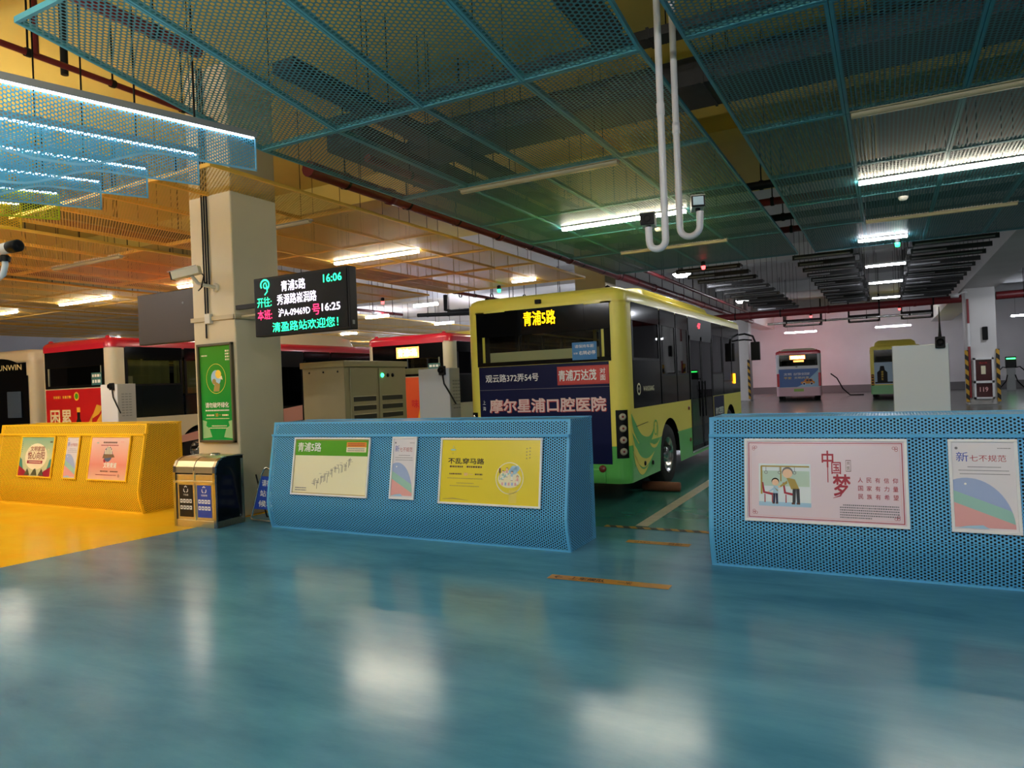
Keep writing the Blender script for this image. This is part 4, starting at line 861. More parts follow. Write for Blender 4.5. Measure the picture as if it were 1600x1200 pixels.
def detector(p, label):
    b = MB(p); b.lathe([(0, -.05), (.05, -.045), (.07, -.02), (.075, .0), (.075, .012)], p, 'Z', WHITE, 16); o = b.build('smoke_detector'); tag(o, label, 'smoke detector', 'smoke detectors')
detector((-3.68, 12.95, 4.485), 'white round smoke detector left of the conduit camera'); detector((.33, 13.2, 4.485), 'white round smoke detector below the long right-hand lamp')

# ------------------------------------------------------------------ wavy canopy fins with light strips
def fin(x, C, label, zt0=4.22):
    t = thing('canopy_fin', label, 'canopy fin', (x, 3.2, 4.0), group='wavy perforated canopy fins'); o = (x, 3.2, 4.0)
    ys = [1.2 + (5.0 - 1.2) * i / 40 for i in range(41)]
    top = lambda y: zt0 - .11 * (5 - y)
    def low(y):
        u = 5 - y
        k = max(0, min(1, (u - 1.05) / .75)); k = k * k * (3 - 2 * k)
        return top(y) - .32 - .20 * k + .14 * max(0, min(1, (u - 2.1) / .8))
    b = MB(o)
    for i in range(40):
        y0, y1 = ys[i], ys[i + 1]; pts = [(x, y0, low(y0)), (x, y1, low(y1) + (.02 if i == 39 else 0)), (x, y1, top(y1)), (x, y0, top(y0))]
        b.poly(pts, C, [(p[1], p[2]) for p in pts])
    b.build('perforated_sheet', t)
    b = MB(o)
    M = {'fin_mesh_blue': mat('fin_edge_blue', '#8accea', .4), 'fin_mesh_lime': mat('lime_paint', '#c8cf18', .45), 'fin_mesh_yellow': M_yel}[C.name]
    for i in range(40): b.poly([(x + .004, ys[i], low(ys[i])), (x + .004, ys[i + 1], low(ys[i + 1])), (x + .004, ys[i + 1], low(ys[i + 1]) + .02), (x + .004, ys[i], low(ys[i]) + .02)], M)
    b.box(x - .004, x + .004, 4.985, 5.0, low(5.0), top(5.0), M); b.build('edge_strip', t)
    b = MB(o); d = Vector((0, 3.8, top(5) - top(1.2)))
    def beam(y0, y1, xa, xb, za, zb_, m):
        P = [(xx, yy, top(yy) + zz) for yy in (y0, y1) for xx in (xa, xb) for zz in (za, zb_)]
        for f in ((0, 1, 3, 2), (4, 6, 7, 5), (0, 4, 5, 1), (2, 3, 7, 6), (1, 5, 7, 3), (0, 2, 6, 4)): b.poly([P[k] for k in f], m)
    beam(1.2, 5.0, x - .03, x + .02, .012, .07, GREY); b.build('housing', t)
    b = MB(o); [beam(1.22 + .04 * i, 1.248 + .04 * i, x - .004, x + .014, -.004, .012, LEDS) for i in range(94)]; b.build('light_strip', t)
    b = MB(o)
    for yy in (4.3, 2.4): b.tube([(x, yy, top(yy) + .07), (x, yy, SLAB)], .010, BLACK, 6)
    b.build('hanger_rods', t)
for k, (C, l) in enumerate(((F_blue, 'nearest and longest-looking blue wavy canopy fin with a white light strip'), (F_blue, 'second blue wavy canopy fin behind the nearest one'), (F_blue, 'third blue wavy canopy fin, below the second'), (F_blue, 'last blue wavy canopy fin, next to the lime one'), (F_grn, 'lime green wavy canopy fin between blue and yellow'), (F_yel, 'yellow wavy canopy fin at the left picture edge'))):
    fin(-5.45 - .845 * k, C, l)

# ------------------------------------------------------------------ services above the ceiling
def run(name, label, cat, pts, r, m, hang=None, group=None, couplings=0):
    t = thing(name, label, cat, pts[0], group=group); o = pts[0]
    b = MB(o); b.tube(pts, r, m, 12); b.build('pipe_body', t)
    a, c = Vector(pts[0]), Vector(pts[-1]); n = hang or 0
    for i in range(n):
        p = a.lerp(c, (i + .5) / n); b = MB(o); b.tube([p + Vector((0, 0, r)), (p.x, p.y, SLAB)], .012, BLACK, 6)
        b.lathe([(r + .012, -.03), (r + .015, 0), (r + .012, .03)], p, 'Y' if abs(c.y - a.y) > abs(c.x - a.x) else 'X', DARK, 12); b.build('hanger', t)
    for i in range(couplings):
        p = a.lerp(c, (i + .5) / couplings); b = MB(o); b.lathe([(r, -.06), (r + .02, -.05), (r + .02, .05), (r, .06)], p, 'Y' if abs(c.y - a.y) > abs(c.x - a.x) else 'X', m, 12); b.build('coupling', t)
    return t
run('sprinkler_main', 'thick dark red pipe running between the blue and yellow ceiling rafts', 'pipe', [(-7.35, 7.7, 4.95), (-7.35, 46, 4.95)], .12, PIPE_RED, 24, couplings=10)
run('sprinkler_pipe', 'thinner dark red pipe beside the thick one above the raft gap', 'pipe', [(-6.41, 7.9, 4.98), (-6.41, 40, 4.98)], .06, PIPE_RED, 16)
run('sprinkler_pipe', 'dark red pipe under the ochre slab at the upper left corner', 'pipe', [(-8.12, 1, 5.5), (-8.12, 6.7, 5.5)], .035, PIPE_RED, 6)
run('sprinkler_pipe', 'dark red pipe crossing above the left tip of the blue raft', 'pipe', [(-6.6, 2, 5.5), (-6.6, 5.3, 5.5)], .07, PIPE_RED, 3)
run('sprinkler_pipe', 'red pipe in the first slot between yellow panels left of the column', 'pipe', [(-11.93, 5.9, 4.64), (-11.93, 23, 4.64)], .055, PIPE_RED, 14)
run('sprinkler_pipe', 'red pipe in the second slot between yellow panels above the red-roofed bus', 'pipe', [(-17.2, 5.9, 4.64), (-17.2, 23, 4.64)], .055, PIPE_RED, 14)
run('sprinkler_pipe', 'red pipe in the third slot between the far left yellow panels', 'pipe', [(-22.35, 5.9, 4.64), (-22.35, 42, 4.64)], .055, PIPE_RED, 14)
run('sprinkler_dropper', 'upright dark red pipe at the upper left, the thinner of two', 'pipe', [(-8.1, 4.4, SLAB), (-8.1, 4.4, 5.5)], .03, PIPE_RED)
run('sprinkler_dropper', 'upright dark pipe at the upper left, the thicker of two', 'pipe', [(-8.17, 4.74, SLAB), (-8.17, 4.74, 5.42)], .04, DARK)
run('sprinkler_pipe', 'red pipe crossing over the far pink and yellow buses', 'pipe', [(-7.6, 36.1, 4.55), (2.95, 36.1, 4.6)], .17, PIPE_RED, 5, couplings=3)
run('sprinkler_pipe', 'red pipe right of the column with the fire cabinet', 'pipe', [(4.2, 36.2, 4.62), (12, 36.2, 4.7)], .17, PIPE_RED, 4)
run('conduit_pipe', 'pale steel conduit crossing below the far red pipe', 'pipe', [(-5.2, 37.2, 4.15), (1.9, 37.2, 4.15)], .05, STEEL, 4)
run('drain_pipe', 'dark pipe with an elbow in the far left bays', 'pipe', [(-16.6, 25.3, 5.6), (-16.6, 25.3, 4.95), (-16.3, 25.3, 4.85), (-9.3, 25.9, 4.8)], .09, DARK, 5)
run('drain_pipe', 'dark pipe right of the display board, low over the left bays', 'pipe', [(-17.0, 23.8, 4.65), (-9.4, 24.5, 4.35)], .08, DARK, 8)
def boxrun(name, label, cat, x0, x1, y0, y1, z0, z1, m, hx=0, hy=0):
    c = ((x0 + x1) / 2, (y0 + y1) / 2, z0); t = thing(name, label, cat, c); b = MB(c); b.box(x0, x1, y0, y1, z0, z1, m)
    L_ = max(x1 - x0, y1 - y0); k = int(L_ / 1.2)
    for i in range(1, k + 1):
        u = i / (k + 1)
        if x1 - x0 > y1 - y0: b.box(x0 + u * (x1 - x0) - .015, x0 + u * (x1 - x0) + .015, y0 - .015, y1 + .015, z0 - .015, z1 + .015, m)
        else: b.box(x0 - .015, x1 + .015, y0 + u * (y1 - y0) - .015, y0 + u * (y1 - y0) + .015, z0 - .015, z1 + .015, m)
    b.build('duct_body', t); n = max(2, int(L_ / 3))
    for i in range(n):
        b = MB(c); u = (i + .5) / n
        for e in (0, 1):
            p = (x0 + u * (x1 - x0), y0 if e else y1) if x1 - x0 > y1 - y0 else (x0 if e else x1, y0 + u * (y1 - y0))
            b.tube([(*p, z0), (*p, SLAB)], .008, BLACK, 5)
        b.build('hanger_rods', t)
    return t
DUCT = mat('duct_dark', '#2a2a2b', .6, noise=.1)
boxrun('ventilation_duct', 'wide dark duct crossing above both blue rafts behind the white conduits', 'duct', -6.42, 6.0, 8.9, 9.75, 5.35, 5.7, DUCT)
boxrun('ventilation_duct', 'narrow dark duct above the first row of blue panels', 'duct', -2.75, -2.45, 3.2, 7.5, 5.4, 5.6, DUCT)
boxrun('cable_tray', 'dark cable tray above the blue raft near the column', 'cable tray', -5.6, -5.3, 5.4, 18, 5.05, 5.17, DUCT)
boxrun('cable_tray', 'dark cable tray crossing above the second row of blue panels', 'cable tray', -6.9, 6.0, 7.62, 7.86, 5.45, 5.55, DUCT)
boxrun('ventilation_duct', 'dark duct above the gap by the red pipe, left of the blue raft', 'duct', -7.15, -6.5, 7.9, 17.6, 5.2, 5.5, DUCT)
boxrun('cable_tray', 'dark cable tray above the yellow panels beside the first red pipe', 'cable tray', -12.32, -12.04, 6.2, 18.5, 4.75, 4.9, DUCT)
run('sprinkler_pipe', 'thin dark pipe crossing above the raft near the hanging conduits', 'pipe', [(-6.2, 8.45, 5.9), (4, 8.45, 5.9)], .05, DARK, 5)
for i, (y, m_) in enumerate(((12.4, DARK), (13.7, PIPE_RED), (15.2, DARK), (16.6, PIPE_RED))):
    run('sprinkler_branch', ('first', 'second', 'third', 'fourth')[i] + ' of the cross pipes seen in the slot between the blue rafts', 'pipe', [(-6.3, y, 4.85), (2.8, y, 4.85)], .07, m_, 3)
# dark baffles at the far end of the rafts
BAF = mat('baffle_dark', '#2b2a2c', .45); BAFE = mat('baffle_edge', '#9b9a9c', .35)
def baffles(x0, x1, y0, n, dy, label, grp):
    for i in range(n):
        y = y0 + dy * i; t = thing('ceiling_baffle', label, 'ceiling baffle', ((x0 + x1) / 2, y, 4.6), group=grp); o = ((x0 + x1) / 2, y, 4.6)
        b = MB(o); b.box(x0, x1, y - .05, y + .35, 4.58, 4.62, BAF); b.box(x0, x1, y - .06, y - .02, 4.50, 4.62, BAF); b.build('blade', t)
        b = MB(o); b.box(x0 + .05, x0 + (x1 - x0) * (.45 if i % 2 else .95), y - .075, y - .062, 4.53, 4.565, BAFE); b.build('bright_edge', t)
        b = MB(o)
        for xx in (x0 + .05, x1 - .05): b.tube([(xx, y, 4.62), (xx, y, SLAB)], .006, BLACK, 5)
        b.build('hanger_rods', t)
baffles(-2.0, -.62, 19.0, 12, 1.22, 'dark ceiling baffle in the block left of the short tube lamps', 'baffles left of the lamp row')
baffles(.62, 2.3, 18.9, 13, 1.2, 'dark ceiling baffle in the block right of the short tube lamps', 'baffles right of the lamp row')
baffles(-5.0, -3.3, 19.2, 12, 1.25, 'dark ceiling baffle in the block above the yellow bus front', 'baffles above the yellow bus')
for x, y, l in ((-.62, 0, 'left'), (.60, 0, 'right')):
    pass
boxrun('cable_tray', 'dark side rail along the baffles left of the short lamps', 'cable tray', -.66, -.54, 18.6, 34, 4.62, 4.8, DUCT)
boxrun('cable_tray', 'dark side rail along the baffles right of the short lamps', 'cable tray', .56, .66, 18.6, 34.5, 4.62, 4.8, DUCT)
for i, (x0, x1, l) in enumerate(((-5.8, -3.6, 'pink bus'), (-2.0, -.3, 'wall left of the far yellow bus'), (.9, 2.5, 'far yellow bus'))):
    c = ((x0 + x1) / 2, 49, 4.75); t = thing('charging_gantry', 'dark hanging gantry frame above the ' + l, 'gantry', c, group='gantry frames by the far wall')
    b = MB(c)
    for y in (48.6, 49.4):
        for z in (4.7, 5.05): b.box(x0, x1, y - .04, y + .04, z - .04, z + .04, DARK)
        for x in (x0, x1): b.box(x - .04, x + .04, y - .04, y + .04, 4.66, SLAB, DARK)
    for x in (x0, x1, (x0 + x1) / 2): b.box(x - .03, x + .03, 48.6, 49.4, 4.67, 4.73, DARK)
    b.build('frame', t)
    b = MB(c); b.box(x0 + .1, x1 - .1, 48.54, 48.56, 4.68, 4.72, STEEL); b.build('bright_rail', t)

# ------------------------------------------------------------------ hanging conduits with cameras
CON = mat('conduit_white', '#c9c8cc', .4)
def conduit(x, y, zb_, rad, s, label):
    t = thing('hanging_conduit', label, 'conduit', (x, y, SLAB), group='white hanging conduits'); o = (x, y, SLAB)
    pts = [(x, y, SLAB), (x, y, 4.2), (x, y, zb_ + rad)] + [(x + s * (rad - rad * math.cos(R(a))), y, zb_ + rad - rad * math.sin(R(a))) for a in range(15, 181, 15)] + [(x + s * rad * 2.05, y, zb_ + rad + .12)]
    b = MB(o); b.tube(pts, .029, CON, 14); b.build('tube', t)
    for z in (3.9, 5.1): b = MB(o); b.lathe([(.029, -.05), (.034, -.045), (.034, .045), (.029, .05)], (x, y, z), 'Z', CON, 14); b.build('coupling', t)
    b = MB(o); b.lathe([(.029, 0), (.09, .0), (.09, -.01), (.03, -.03)], (x, y, SLAB), 'Z', CON, 16); b.build('ceiling_flange', t)
conduit(-1.565, 5.70, 2.76, .068, -1, 'white hanging conduit whose hook carries a dark camera, the left one')
conduit(-1.575, 6.22, 2.93, .088, 1, 'white hanging conduit whose hook carries a small screen-like camera, the right one')
CAMW = mat('camera_white', '#d9d5c6', .4)
def boxcam(p, rz, tilt, face, label, lens=True, body=.18):
    t = thing('surveillance_camera', label, 'camera', p, (tilt, 0, rz))
    b = MB(); b.box(-.055, .055, -.0, body, -.045, .045, CAMW); b.box(-.06, .06, -.03, body - .02, .045, .052, CAMW); b.build('body', t, bevel=.008)
    b = MB(); b.box(-.058, .058, -.02, .0, -.05, .05, BLACK); f = b.build('front_frame', t, bevel=.006)
    b = MB(); b.box(-.044, .044, -.0225, -.019, -.037, .037, face); b.build('glass', f)
    if lens: b = MB(); b.lathe([(.03, -.024), (.03, -.03), (.022, -.03), (.02, -.02)], (0, 0, 0), 'Y', BLACK, 16); b.build('lens', t)
    b = MB(); b.tube([(0, .06, -.045), (0, .06, -.07)], .022, BLACK, 10); b.build('swivel', t)
    return t
boxcam((-1.70, 5.66, 3.01), R(10), 0, BLACK, 'camera with a dark square front on the left white conduit')
boxcam((-1.40, 6.19, 3.22), R(18), R(-4), mat('camera_glass', '#c3dbe6', .1, coat=.6), 'camera with a bright reflecting front on the right white conduit', False)
# left edge bullet camera
p = (-7.10, 3.5, 3.11); t = thing('surveillance_camera', 'white bullet camera with black front on a curved arm at the left picture edge', 'camera', p)
b = MB(p); b.lathe([(0, -.30), (.045, -.29), (.05, -.02), (.05, .12)], p, 'X', WHITE, 18); b.build('body', t)
b = MB(p); b.lathe([(.05, .12), (.055, .125), (.055, .255), (.042, .265), (0, .25)], p, 'X', BLACK, 18); b.build('front_hood', t)
b = MB(p); b.tube([(p[0] + .02, 3.5, 3.05), (p[0] + .03, 3.5, 2.96), (p[0] - .01, 3.5, 2.88), (p[0] - .12, 3.5, 2.84), (p[0] - .26, 3.5, 2.88), (p[0] - .36, 3.5, 3.0), (p[0] - .40, 3.5, 3.3), (p[0] - .40, 3.5, SLAB)], .026, WHITE, 12); b.build('arm', t)
b = MB(p); b.lathe([(.04, -.09), (.045, -.05), (.03, -.03)], (p[0] + .03, 3.5, 3.08), 'Z', BLACK, 12); b.build('swivel', t)

# ------------------------------------------------------------------ things on the column
YC = 6.75
p = (-8.38, YC, 3.30); t = thing('surveillance_camera', 'white box camera on the column face, pointing left', 'camera', p)
b = MB(p); M4 = Matrix.Translation((-8.47, YC - .34, 3.41)) @ Matrix.Rotation(R(58), 4, 'Z') @ Matrix.Rotation(R(14), 4, 'X').inverted()
def ob(b, x0, x1, y0, y1, z0, z1, m):
    s = len(b.v); b.box(x0, x1, y0, y1, z0, z1, m)
    for i in range(s, len(b.v)): b.v[i] = (M4 @ (b.v[i] + b.o)) - b.o
M4 = Matrix.Translation((-8.36, YC - .30, 3.40)) @ Matrix.Rotation(R(-62), 4, 'Z') @ Matrix.Rotation(R(12), 4, 'X')
ob(b, -.06, .06, -.26, .12, -.055, .055, CAMW); ob(b, -.068, .068, -.30, .10, .055, .065, WHITE); b.build('body', t, bevel=.01)
b = MB(p); ob(b, -.06, .06, -.275, -.255, -.055, .055, BLACK); ob(b, -.045, .045, -.279, -.27, -.04, .04, SLATE_G); b.build('front_window', t)
b = MB(p); b.tube([(-8.36, YC - .30, 3.34), (-8.34, YC - .22, 3.25), (-8.30, YC - .12, 3.22), (-8.24, YC, 3.20)], .025, CAMW, 10); b.lathe([(.06, 0), (.06, -.02), (.03, -.03)], (-8.24, YC, 3.20), 'Y', CAMW, 14); b.build('bracket', t)
b = MB(p); b.tube([(-8.30, YC - .2, 3.40), (-8.24, YC - .2, 3.34), (-8.30, YC - .2, 3.18), (-8.42, YC - .15, 3.16), (-8.40, YC - .02, 3.3)], .009, BLACK, 6); b.build('cable', t)
for i, x in enumerate((-8.46, -8.41, -8.36)):
    b = MB((x, YC - .02, 3.0)); b.tube([(x, YC - .018, SLAB), (x, YC - .018, 2.5 + .35 * i)], .011, DARK, 8); tag(b.build('cable_conduit'), 'thin dark cable conduit running down the column front behind the camera', 'conduit', 'cable conduits on the column')
p = (-8.3, YC, 2.76); t = thing('cable_trunking', 'pale cable trunking band across the column at mid height', 'trunking', p); TRK = mat('trunking_cream', '#bcae8a', .5)
b = MB(p); b.box(-8.77, -7.87, YC - .03, YC, 2.74, 2.80, TRK); b.box(-7.89, -7.85, YC - .03, YC + .35, 2.74, 2.80, TRK); b.tube([(-7.85, 6.84, 2.77), (-7.37, 6.84, 2.77)], .02, TRK, 8); b.build('band', t)
b = MB(p); b.box(-8.44, -8.33, YC - .06, YC, 2.70, 2.84, CAMW); b.build('junction_box', t, bevel=.008)
# green light box poster
p = (-8.295, YC - .02, 1.725); t = thing('light_box', 'tall green framed poster with a globe on the column', 'poster', p)
BRZ = mat('frame_bronze', '#5a5238', .4); G_BOX = grad('sheet_green_box', [(0, '#16a64a'), (.45, '#2f9a3c'), (1, '#4f9a2a')], .2)
w, h = .715, 1.39
b = MB(p)
for q in ((-w / 2, w / 2, h / 2 - .035, h / 2), (-w / 2, w / 2, -h / 2, -h / 2 + .035), (-w / 2, -w / 2 + .035, -h / 2, h / 2), (w / 2 - .035, w / 2, -h / 2, h / 2)): b.box(p[0] + q[0], p[0] + q[1], p[1] - .03, p[1] + .02, p[2] + q[2], p[2] + q[3], BRZ)
b.build('frame', t, bevel=.006)
b = MB(); b.rect(-w / 2 + .03, w / 2 - .03, -h / 2 + .03, h / 2 - .03, G_BOX); b.build('sheet', t)
b = MB(); b.ring(0, .20, .20, .006, I_YEL, 1, rz=.21); b.disc(0, .21, .10, I_SKY, 1, rz=.11); b.disc(.05, .26, .06, I_YEL, 2); b.disc(-.04, .16, .04, I_OLV, 2); b.shape([(.06, .2), (.14, .18), (.12, .24)], I_CRM, 3); b.shape([(-.06, .02), (.06, .02), (.08, .12), (-.02, .16)], I_OLV, 2)
b.text('请勿破坏绿化', 0, -.17, I_WHT, w=.48, h=.075, bold=.03, L=1); lines(b, -.24, .24, -.255, -.235, 1, I_WHT, .9); lines(b, -.22, -.06, -.325, -.30, 1, I_CRM, .9); b.text('第一', .02, -.31, I_ORG, w=.12, h=.05); lines(b, .1, .22, -.325, -.30, 1, I_CRM, .9); lines(b, -.24, .24, -.365, -.355, 1, I_CRM, .9); lines(b, -.12, .18, -.47, -.455, 1, I_CRM, .9); lines(b, -.18, .2, -.50, -.485, 1, I_CRM, .9)
lines(b, -.29, -.17, .52, .54, 1, I_CRM, .9); lines(b, .20, .28, .44, .60, 4, I_CRM, .6)
G_FIELD = mat('ink_pale_green', '#9ccb8c', .5)
for sx in (-1, 1): b.shape([(sx * .31, -.64), (sx * .12, -.62), (sx * .17, -.50), (sx * .24, -.46), (sx * .22, -.40), (sx * .31, -.38)], G_FIELD, 1)
b.build('print', t)
# LED display board
p = (-6.54, 6.62, 2.82); t = thing('display_board', 'lit black display board with green, white and red route lettering beside the column', 'display board', p)
b = MB(p); b.box(-7.36, -5.73, 6.62, 6.76, 2.44, 3.21, DARK); b.build('casing', t, bevel=.01)
b = MB(p); b.box(-7.33, -5.76, 6.612, 6.622, 2.47, 3.18, BLACK); fc = b.build('screen', t)
L_G = mat('led_green', '#25ffa8', emit=1.3); L_W = mat('led_white', '#f6ecff', emit=1.3); L_R = mat('led_red', '#ff2f6a', emit=1.2)
b = MB(p); b.v = []
bb = MB()
bb.text('青浦5路', -.10, .245, L_W, w=.42, h=.135, y=-.012, bold=.008); bb.text('16:06', .56, .27, L_G, w=.30, h=.10, y=-.012, bold=.03)
bb.text('开往:', -.62, .065, L_G, w=.26, h=.13, y=-.012, bold=.008); bb.text('秀源路崧润路', -.05, .075, L_W, w=.68, h=.135, y=-.012, bold=.008)
bb.text('本班:', -.62, -.10, L_R, w=.26, h=.13, y=-.012, bold=.008); bb.text('沪A-09469D', -.10, -.095, L_W, w=.55, h=.11, y=-.012, bold=.008); bb.text('号', .275, -.10, L_R, w=.13, h=.135, y=-.012, bold=.008); bb.text('16:25', .52, -.085, L_W, w=.30, h=.095, y=-.012, bold=.03)
bb.text('清盈路站欢迎您！', .07, -.275, L_G, w=1.12, h=.125, y=-.012, bold=.01)
bb.band(arcpts(-.60, .29, .075, -60, 215, 14, .065), .022, L_G, 1, -.012); bb.band(arcpts(-.59, .28, .035, 60, 330, 10), .016, L_G, 1, -.012); bb.band([(-.575, .30), (-.56, .20), (-.61, .16)], .018, L_G, 1, -.012)
bb.build('lettering', fc)
b = MB(p); b.box(-7.89, -7.33, 6.77, 6.83, 2.86, 2.92, DARK); b.build('support', t)
b = MB(p); b.box(-5.731, -5.727, 6.66, 6.70, 2.50, 2.55, GREY); b.build('catch', t)
# dark screen seen from behind, left of the column
p = (-9.62, 7.1, 2.92); t = thing('display_board', 'dark brown unlit display board left of the column', 'display board', p); BRN = mat('board_brown', '#33291c', .55, noise=.06)
b = MB(p); b.box(-10.52, -8.78, 7.1, 7.22, 2.53, 3.325, BRN); b.build('casing', t, bevel=.012)
b = MB(p); b.box(-10.50, -8.80, 7.096, 7.102, 2.555, 3.30, BRN); b.lathe([(.02, 0), (.015, -.006), (0, -.008)], (-9.42, 7.096, 3.12), 'Y', GREY, 10); b.build('back_cover', t)
b = MB(p); b.box(-8.85, -8.74, 7.14, 7.2, 2.75, 2.85, DARK); b.build('support', t)

# ------------------------------------------------------------------ litter bin and A-frame sign
STEEL_YEL = mat('bin_steel_reflected_yellow', '#f0e4bc', .3, .9); BINB = mat('bin_black_steel', '#1c2329', .14, .6)  # yellow tint puts the floor's reflection into the bin's steel colour
p = (-7.94, 6.26, 0); t = thing('litter_bin', 'shiny steel twin litter bin with black and blue labels beside the column', 'litter bin', p, (0, 0, R(3)))
W2 = .375; D0, D1 = -.23, .24; HB = .90
prof = [(D0, .0), (D0, .70), (D0 + .01, .78), (D0 + .05, .85), (D0 + .11, .885), (D0 + .18, HB), (D1, HB - .0)]
b = MB()
for x0, x1 in ((-W2 + .035, -.006), (.006, W2 - .035)):
    for i in range(1, len(prof) - 1): b.poly([(x0, *prof[i]), (x1, *prof[i]), (x1, *prof[i + 1]), (x0, *prof[i + 1])], STEEL_YEL, smooth=True)
b.build('lid', t)
b = MB(); b.box(-W2, W2, D0 + .012, D0 + .03, .09, .68, STEEL_YEL); b.box(-W2, W2, D0 - .004, D0 + .02, .57, .60, STEEL_YEL); b.box(-.012, .012, D0 - .004, D0 + .03, .09, .9 - .17, STEEL_YEL); b.build('front_doors', t, bevel=.004)
b = MB(); b.box(-W2 + .035, W2 - .035, D0 + .025, D0 + .05, .605, .70, BINB); b.build('openings', t)
for s in (-1, 1):
    b = MB(); rr = [(x_, z_) for x_, z_ in prof] + [(D1, 0)]; x = s * W2; b.poly([(x, *q) for q in rr], BINB); b.poly([(x - s * .03, *q) for q in rr][::-1], BINB); b.build('side_panel', t)
    b = MB()
    for i in range(len(prof) - 1):
        a, c = prof[i], prof[i + 1]; b.poly([(s * (W2 - .04), a[0] - .004, a[1] + .002), (s * (W2 + .004), a[0] - .004, a[1] + .002), (s * (W2 + .004), c[0] - .004, c[1] + .004), (s * (W2 - .04), c[0] - .004, c[1] + .004)], STEEL, smooth=True)
        b.poly([(s * (W2 + .004), a[0] - .004, a[1]), (s * (W2 + .004), a[0] + .02, a[1]), (s * (W2 + .004), c[0] + .02, c[1] - .012), (s * (W2 + .004), c[0] - .004, c[1])], STEEL)
    b.build('side_trim', t)
b = MB(); b.box(-W2, W2, D0, D1, 0, .09, STEEL_YEL); b.build('plinth', t, bevel=.004)
b = MB(); b.box(-W2, W2, D1 - .02, D1, .09, HB, BINB); b.build('back_panel', t)
b = MB(); b.lathe([(.07, 0), (.07, .02), (.05, .024), (.05, .01), (0, .01)], (.0, .12, HB), 'Z', STEEL, 20); b.build('ashtray', t)
for s, mm, tx, nm in ((-1, INK, '干垃圾', 0), (1, I_BLUE, '可回收物', 1)):
    b = MB(); cx = s * .165; y = D0 + .010; b.rect(cx - .125, cx + .125, .13, .545, mm, 1, y); lb = b.build('label_plate', t)
    b = MB()
    for k in range(3):
        a = 90 + 120 * k; q = [(cx + .036 * math.cos(R(a + d)), .485 + .038 * math.sin(R(a + d))) for d in (-42, 42)]
        b.band([q[0], (cx + .042 * math.cos(R(a)), .485 + .045 * math.sin(R(a))), q[1]], .014, I_WHT, 2, y)
    b.text(tx, cx, .415, I_WHT, w=.09 if nm == 0 else .11, h=.024, y=y, L=2, bold=.02); lines(b, cx - .06, cx + .06, .39, .398, 1, I_WHT, .9, L=2)
    for r_ in range(2):
        for c_ in range(4): b.rect(cx - .108 + .056 * c_, cx - .064 + .056 * c_, .31 - .085 * r_, .36 - .085 * r_, I_WHT, 2, y); b.disc(cx - .086 + .056 * c_, .335 - .085 * r_, .011, mm, 3, y, n=8); lines(b, cx - .106 + .056 * c_, cx - .066 + .056 * c_, .298 - .085 * r_, .305 - .085 * r_, 1, I_WHT, .9, L=2)
    lines(b, cx - .11, cx + .11, .15, .165, 1, I_WHT, .9, L=2); b.build('lettering', lb)
b = MB(); b.cyl((W2 + .004, .16, .10), (W2 + .004, .16, .12), .01, STEEL, 8); b.box(W2 - .001, W2 + .008, .19, .235, .05, .85, STEEL); b.build('hinge', t)
# A-frame
p = (-7.23, 6.58, 0); t = thing('floor_sign', 'blue A-frame waiting sign with steel tube frame, half behind the blue counter', 'sign', p)
tl = .075
def slant(z): return -.03 + z * tl
pts = [(-.27, slant(.05), .05), (-.25, slant(.02), .025), (.0, slant(.0), .02), (.25, slant(.02), .025), (.27, slant(.05), .05), (.10, slant(.62), .62), (.06, slant(.69), .69), (0, slant(.715), .715), (-.06, slant(.69), .69), (-.10, slant(.62), .62), (-.27, slant(.05), .05)]
b = MB(); b.tube(pts, .014, STEEL, 10, caps=False); b.tube([(-.2, slant(.6), .62), (-.25, .22, .02), (.25, .22, .02), (.2, slant(.6), .62)], .010, DARK, 8); b.build('tube_frame', t)
b = MB(); f = lambda x, z, d=0: (x, slant(z) - d, z); b.poly([f(-.245, .17), f(.245, .17), f(.115, .60), f(-.115, .60)], I_BLUE); b.poly([f(-.245, .17, -.012), f(-.115, .60, -.012), f(.115, .60, -.012), f(.245, .17, -.012)], I_BLUE); bd = b.build('board', t)
b = MB(); U = Vector((0, tl, 1)).normalized()
for i, (s, ww) in enumerate((('请在', .16), ('站台', .22), ('候车', .28))): b.text(s, 0, 0, I_WHT, w=ww, h=.085, F=(f(0, .515 - .135 * i, .003), (1, 0, 0), U), bold=.02)
b.build('lettering', bd)

# ------------------------------------------------------------------ cabinets
BEI = mat('cabinet_beige', '#a89d79', .42, noise=.02); LOUV = mat('louvre_dark', '#3a372c', .6)
x0, x1, y0, y1, h = -8.41, -7.53, 8.5, 10.1, 2.16
p = (-7.97, 9.3, 0); t = thing('electrical_cabinet', 'large beige cabinet with louvred side doors behind the blue counter', 'cabinet', p)
b = MB(p); b.box(x0, x1, y0, y1, 0, h - .09, BEI); b.build('body', t, bevel=.008)
b = MB(p); b.box(x0 - .03, x1 + .03, y0 - .03, y1 + .03, h - .10, h, BEI); b.build('roof_cap', t, bevel=.01)
for k in range(2):
    ya, yb = y0 + .12 + k * .72, y0 + .80 + k * .72
    b = MB(p); b.box(x1, x1 + .02, ya, yb, .1, h - .12, BEI); d = b.build('door', t, bevel=.005)
    for i in range(11):
        z = h - .62 - .145 * i
        if z < .15: break
        b = MB(p); b.poly([(x1 + .0215, ya + .06, z - .04), (x1 + .0215, yb - .06, z - .04), (x1 + .0215, yb - .06, z + .035), (x1 + .0215, ya + .06, z + .035)], LOUV)
        b.poly([(x1 + .0215, ya + .06, z + .05), (x1 + .0215, yb - .06, z + .05), (x1 + .03, yb - .06, z + .035), (x1 + .03, ya + .06, z + .035)], BEI); b.build('louvre', d)
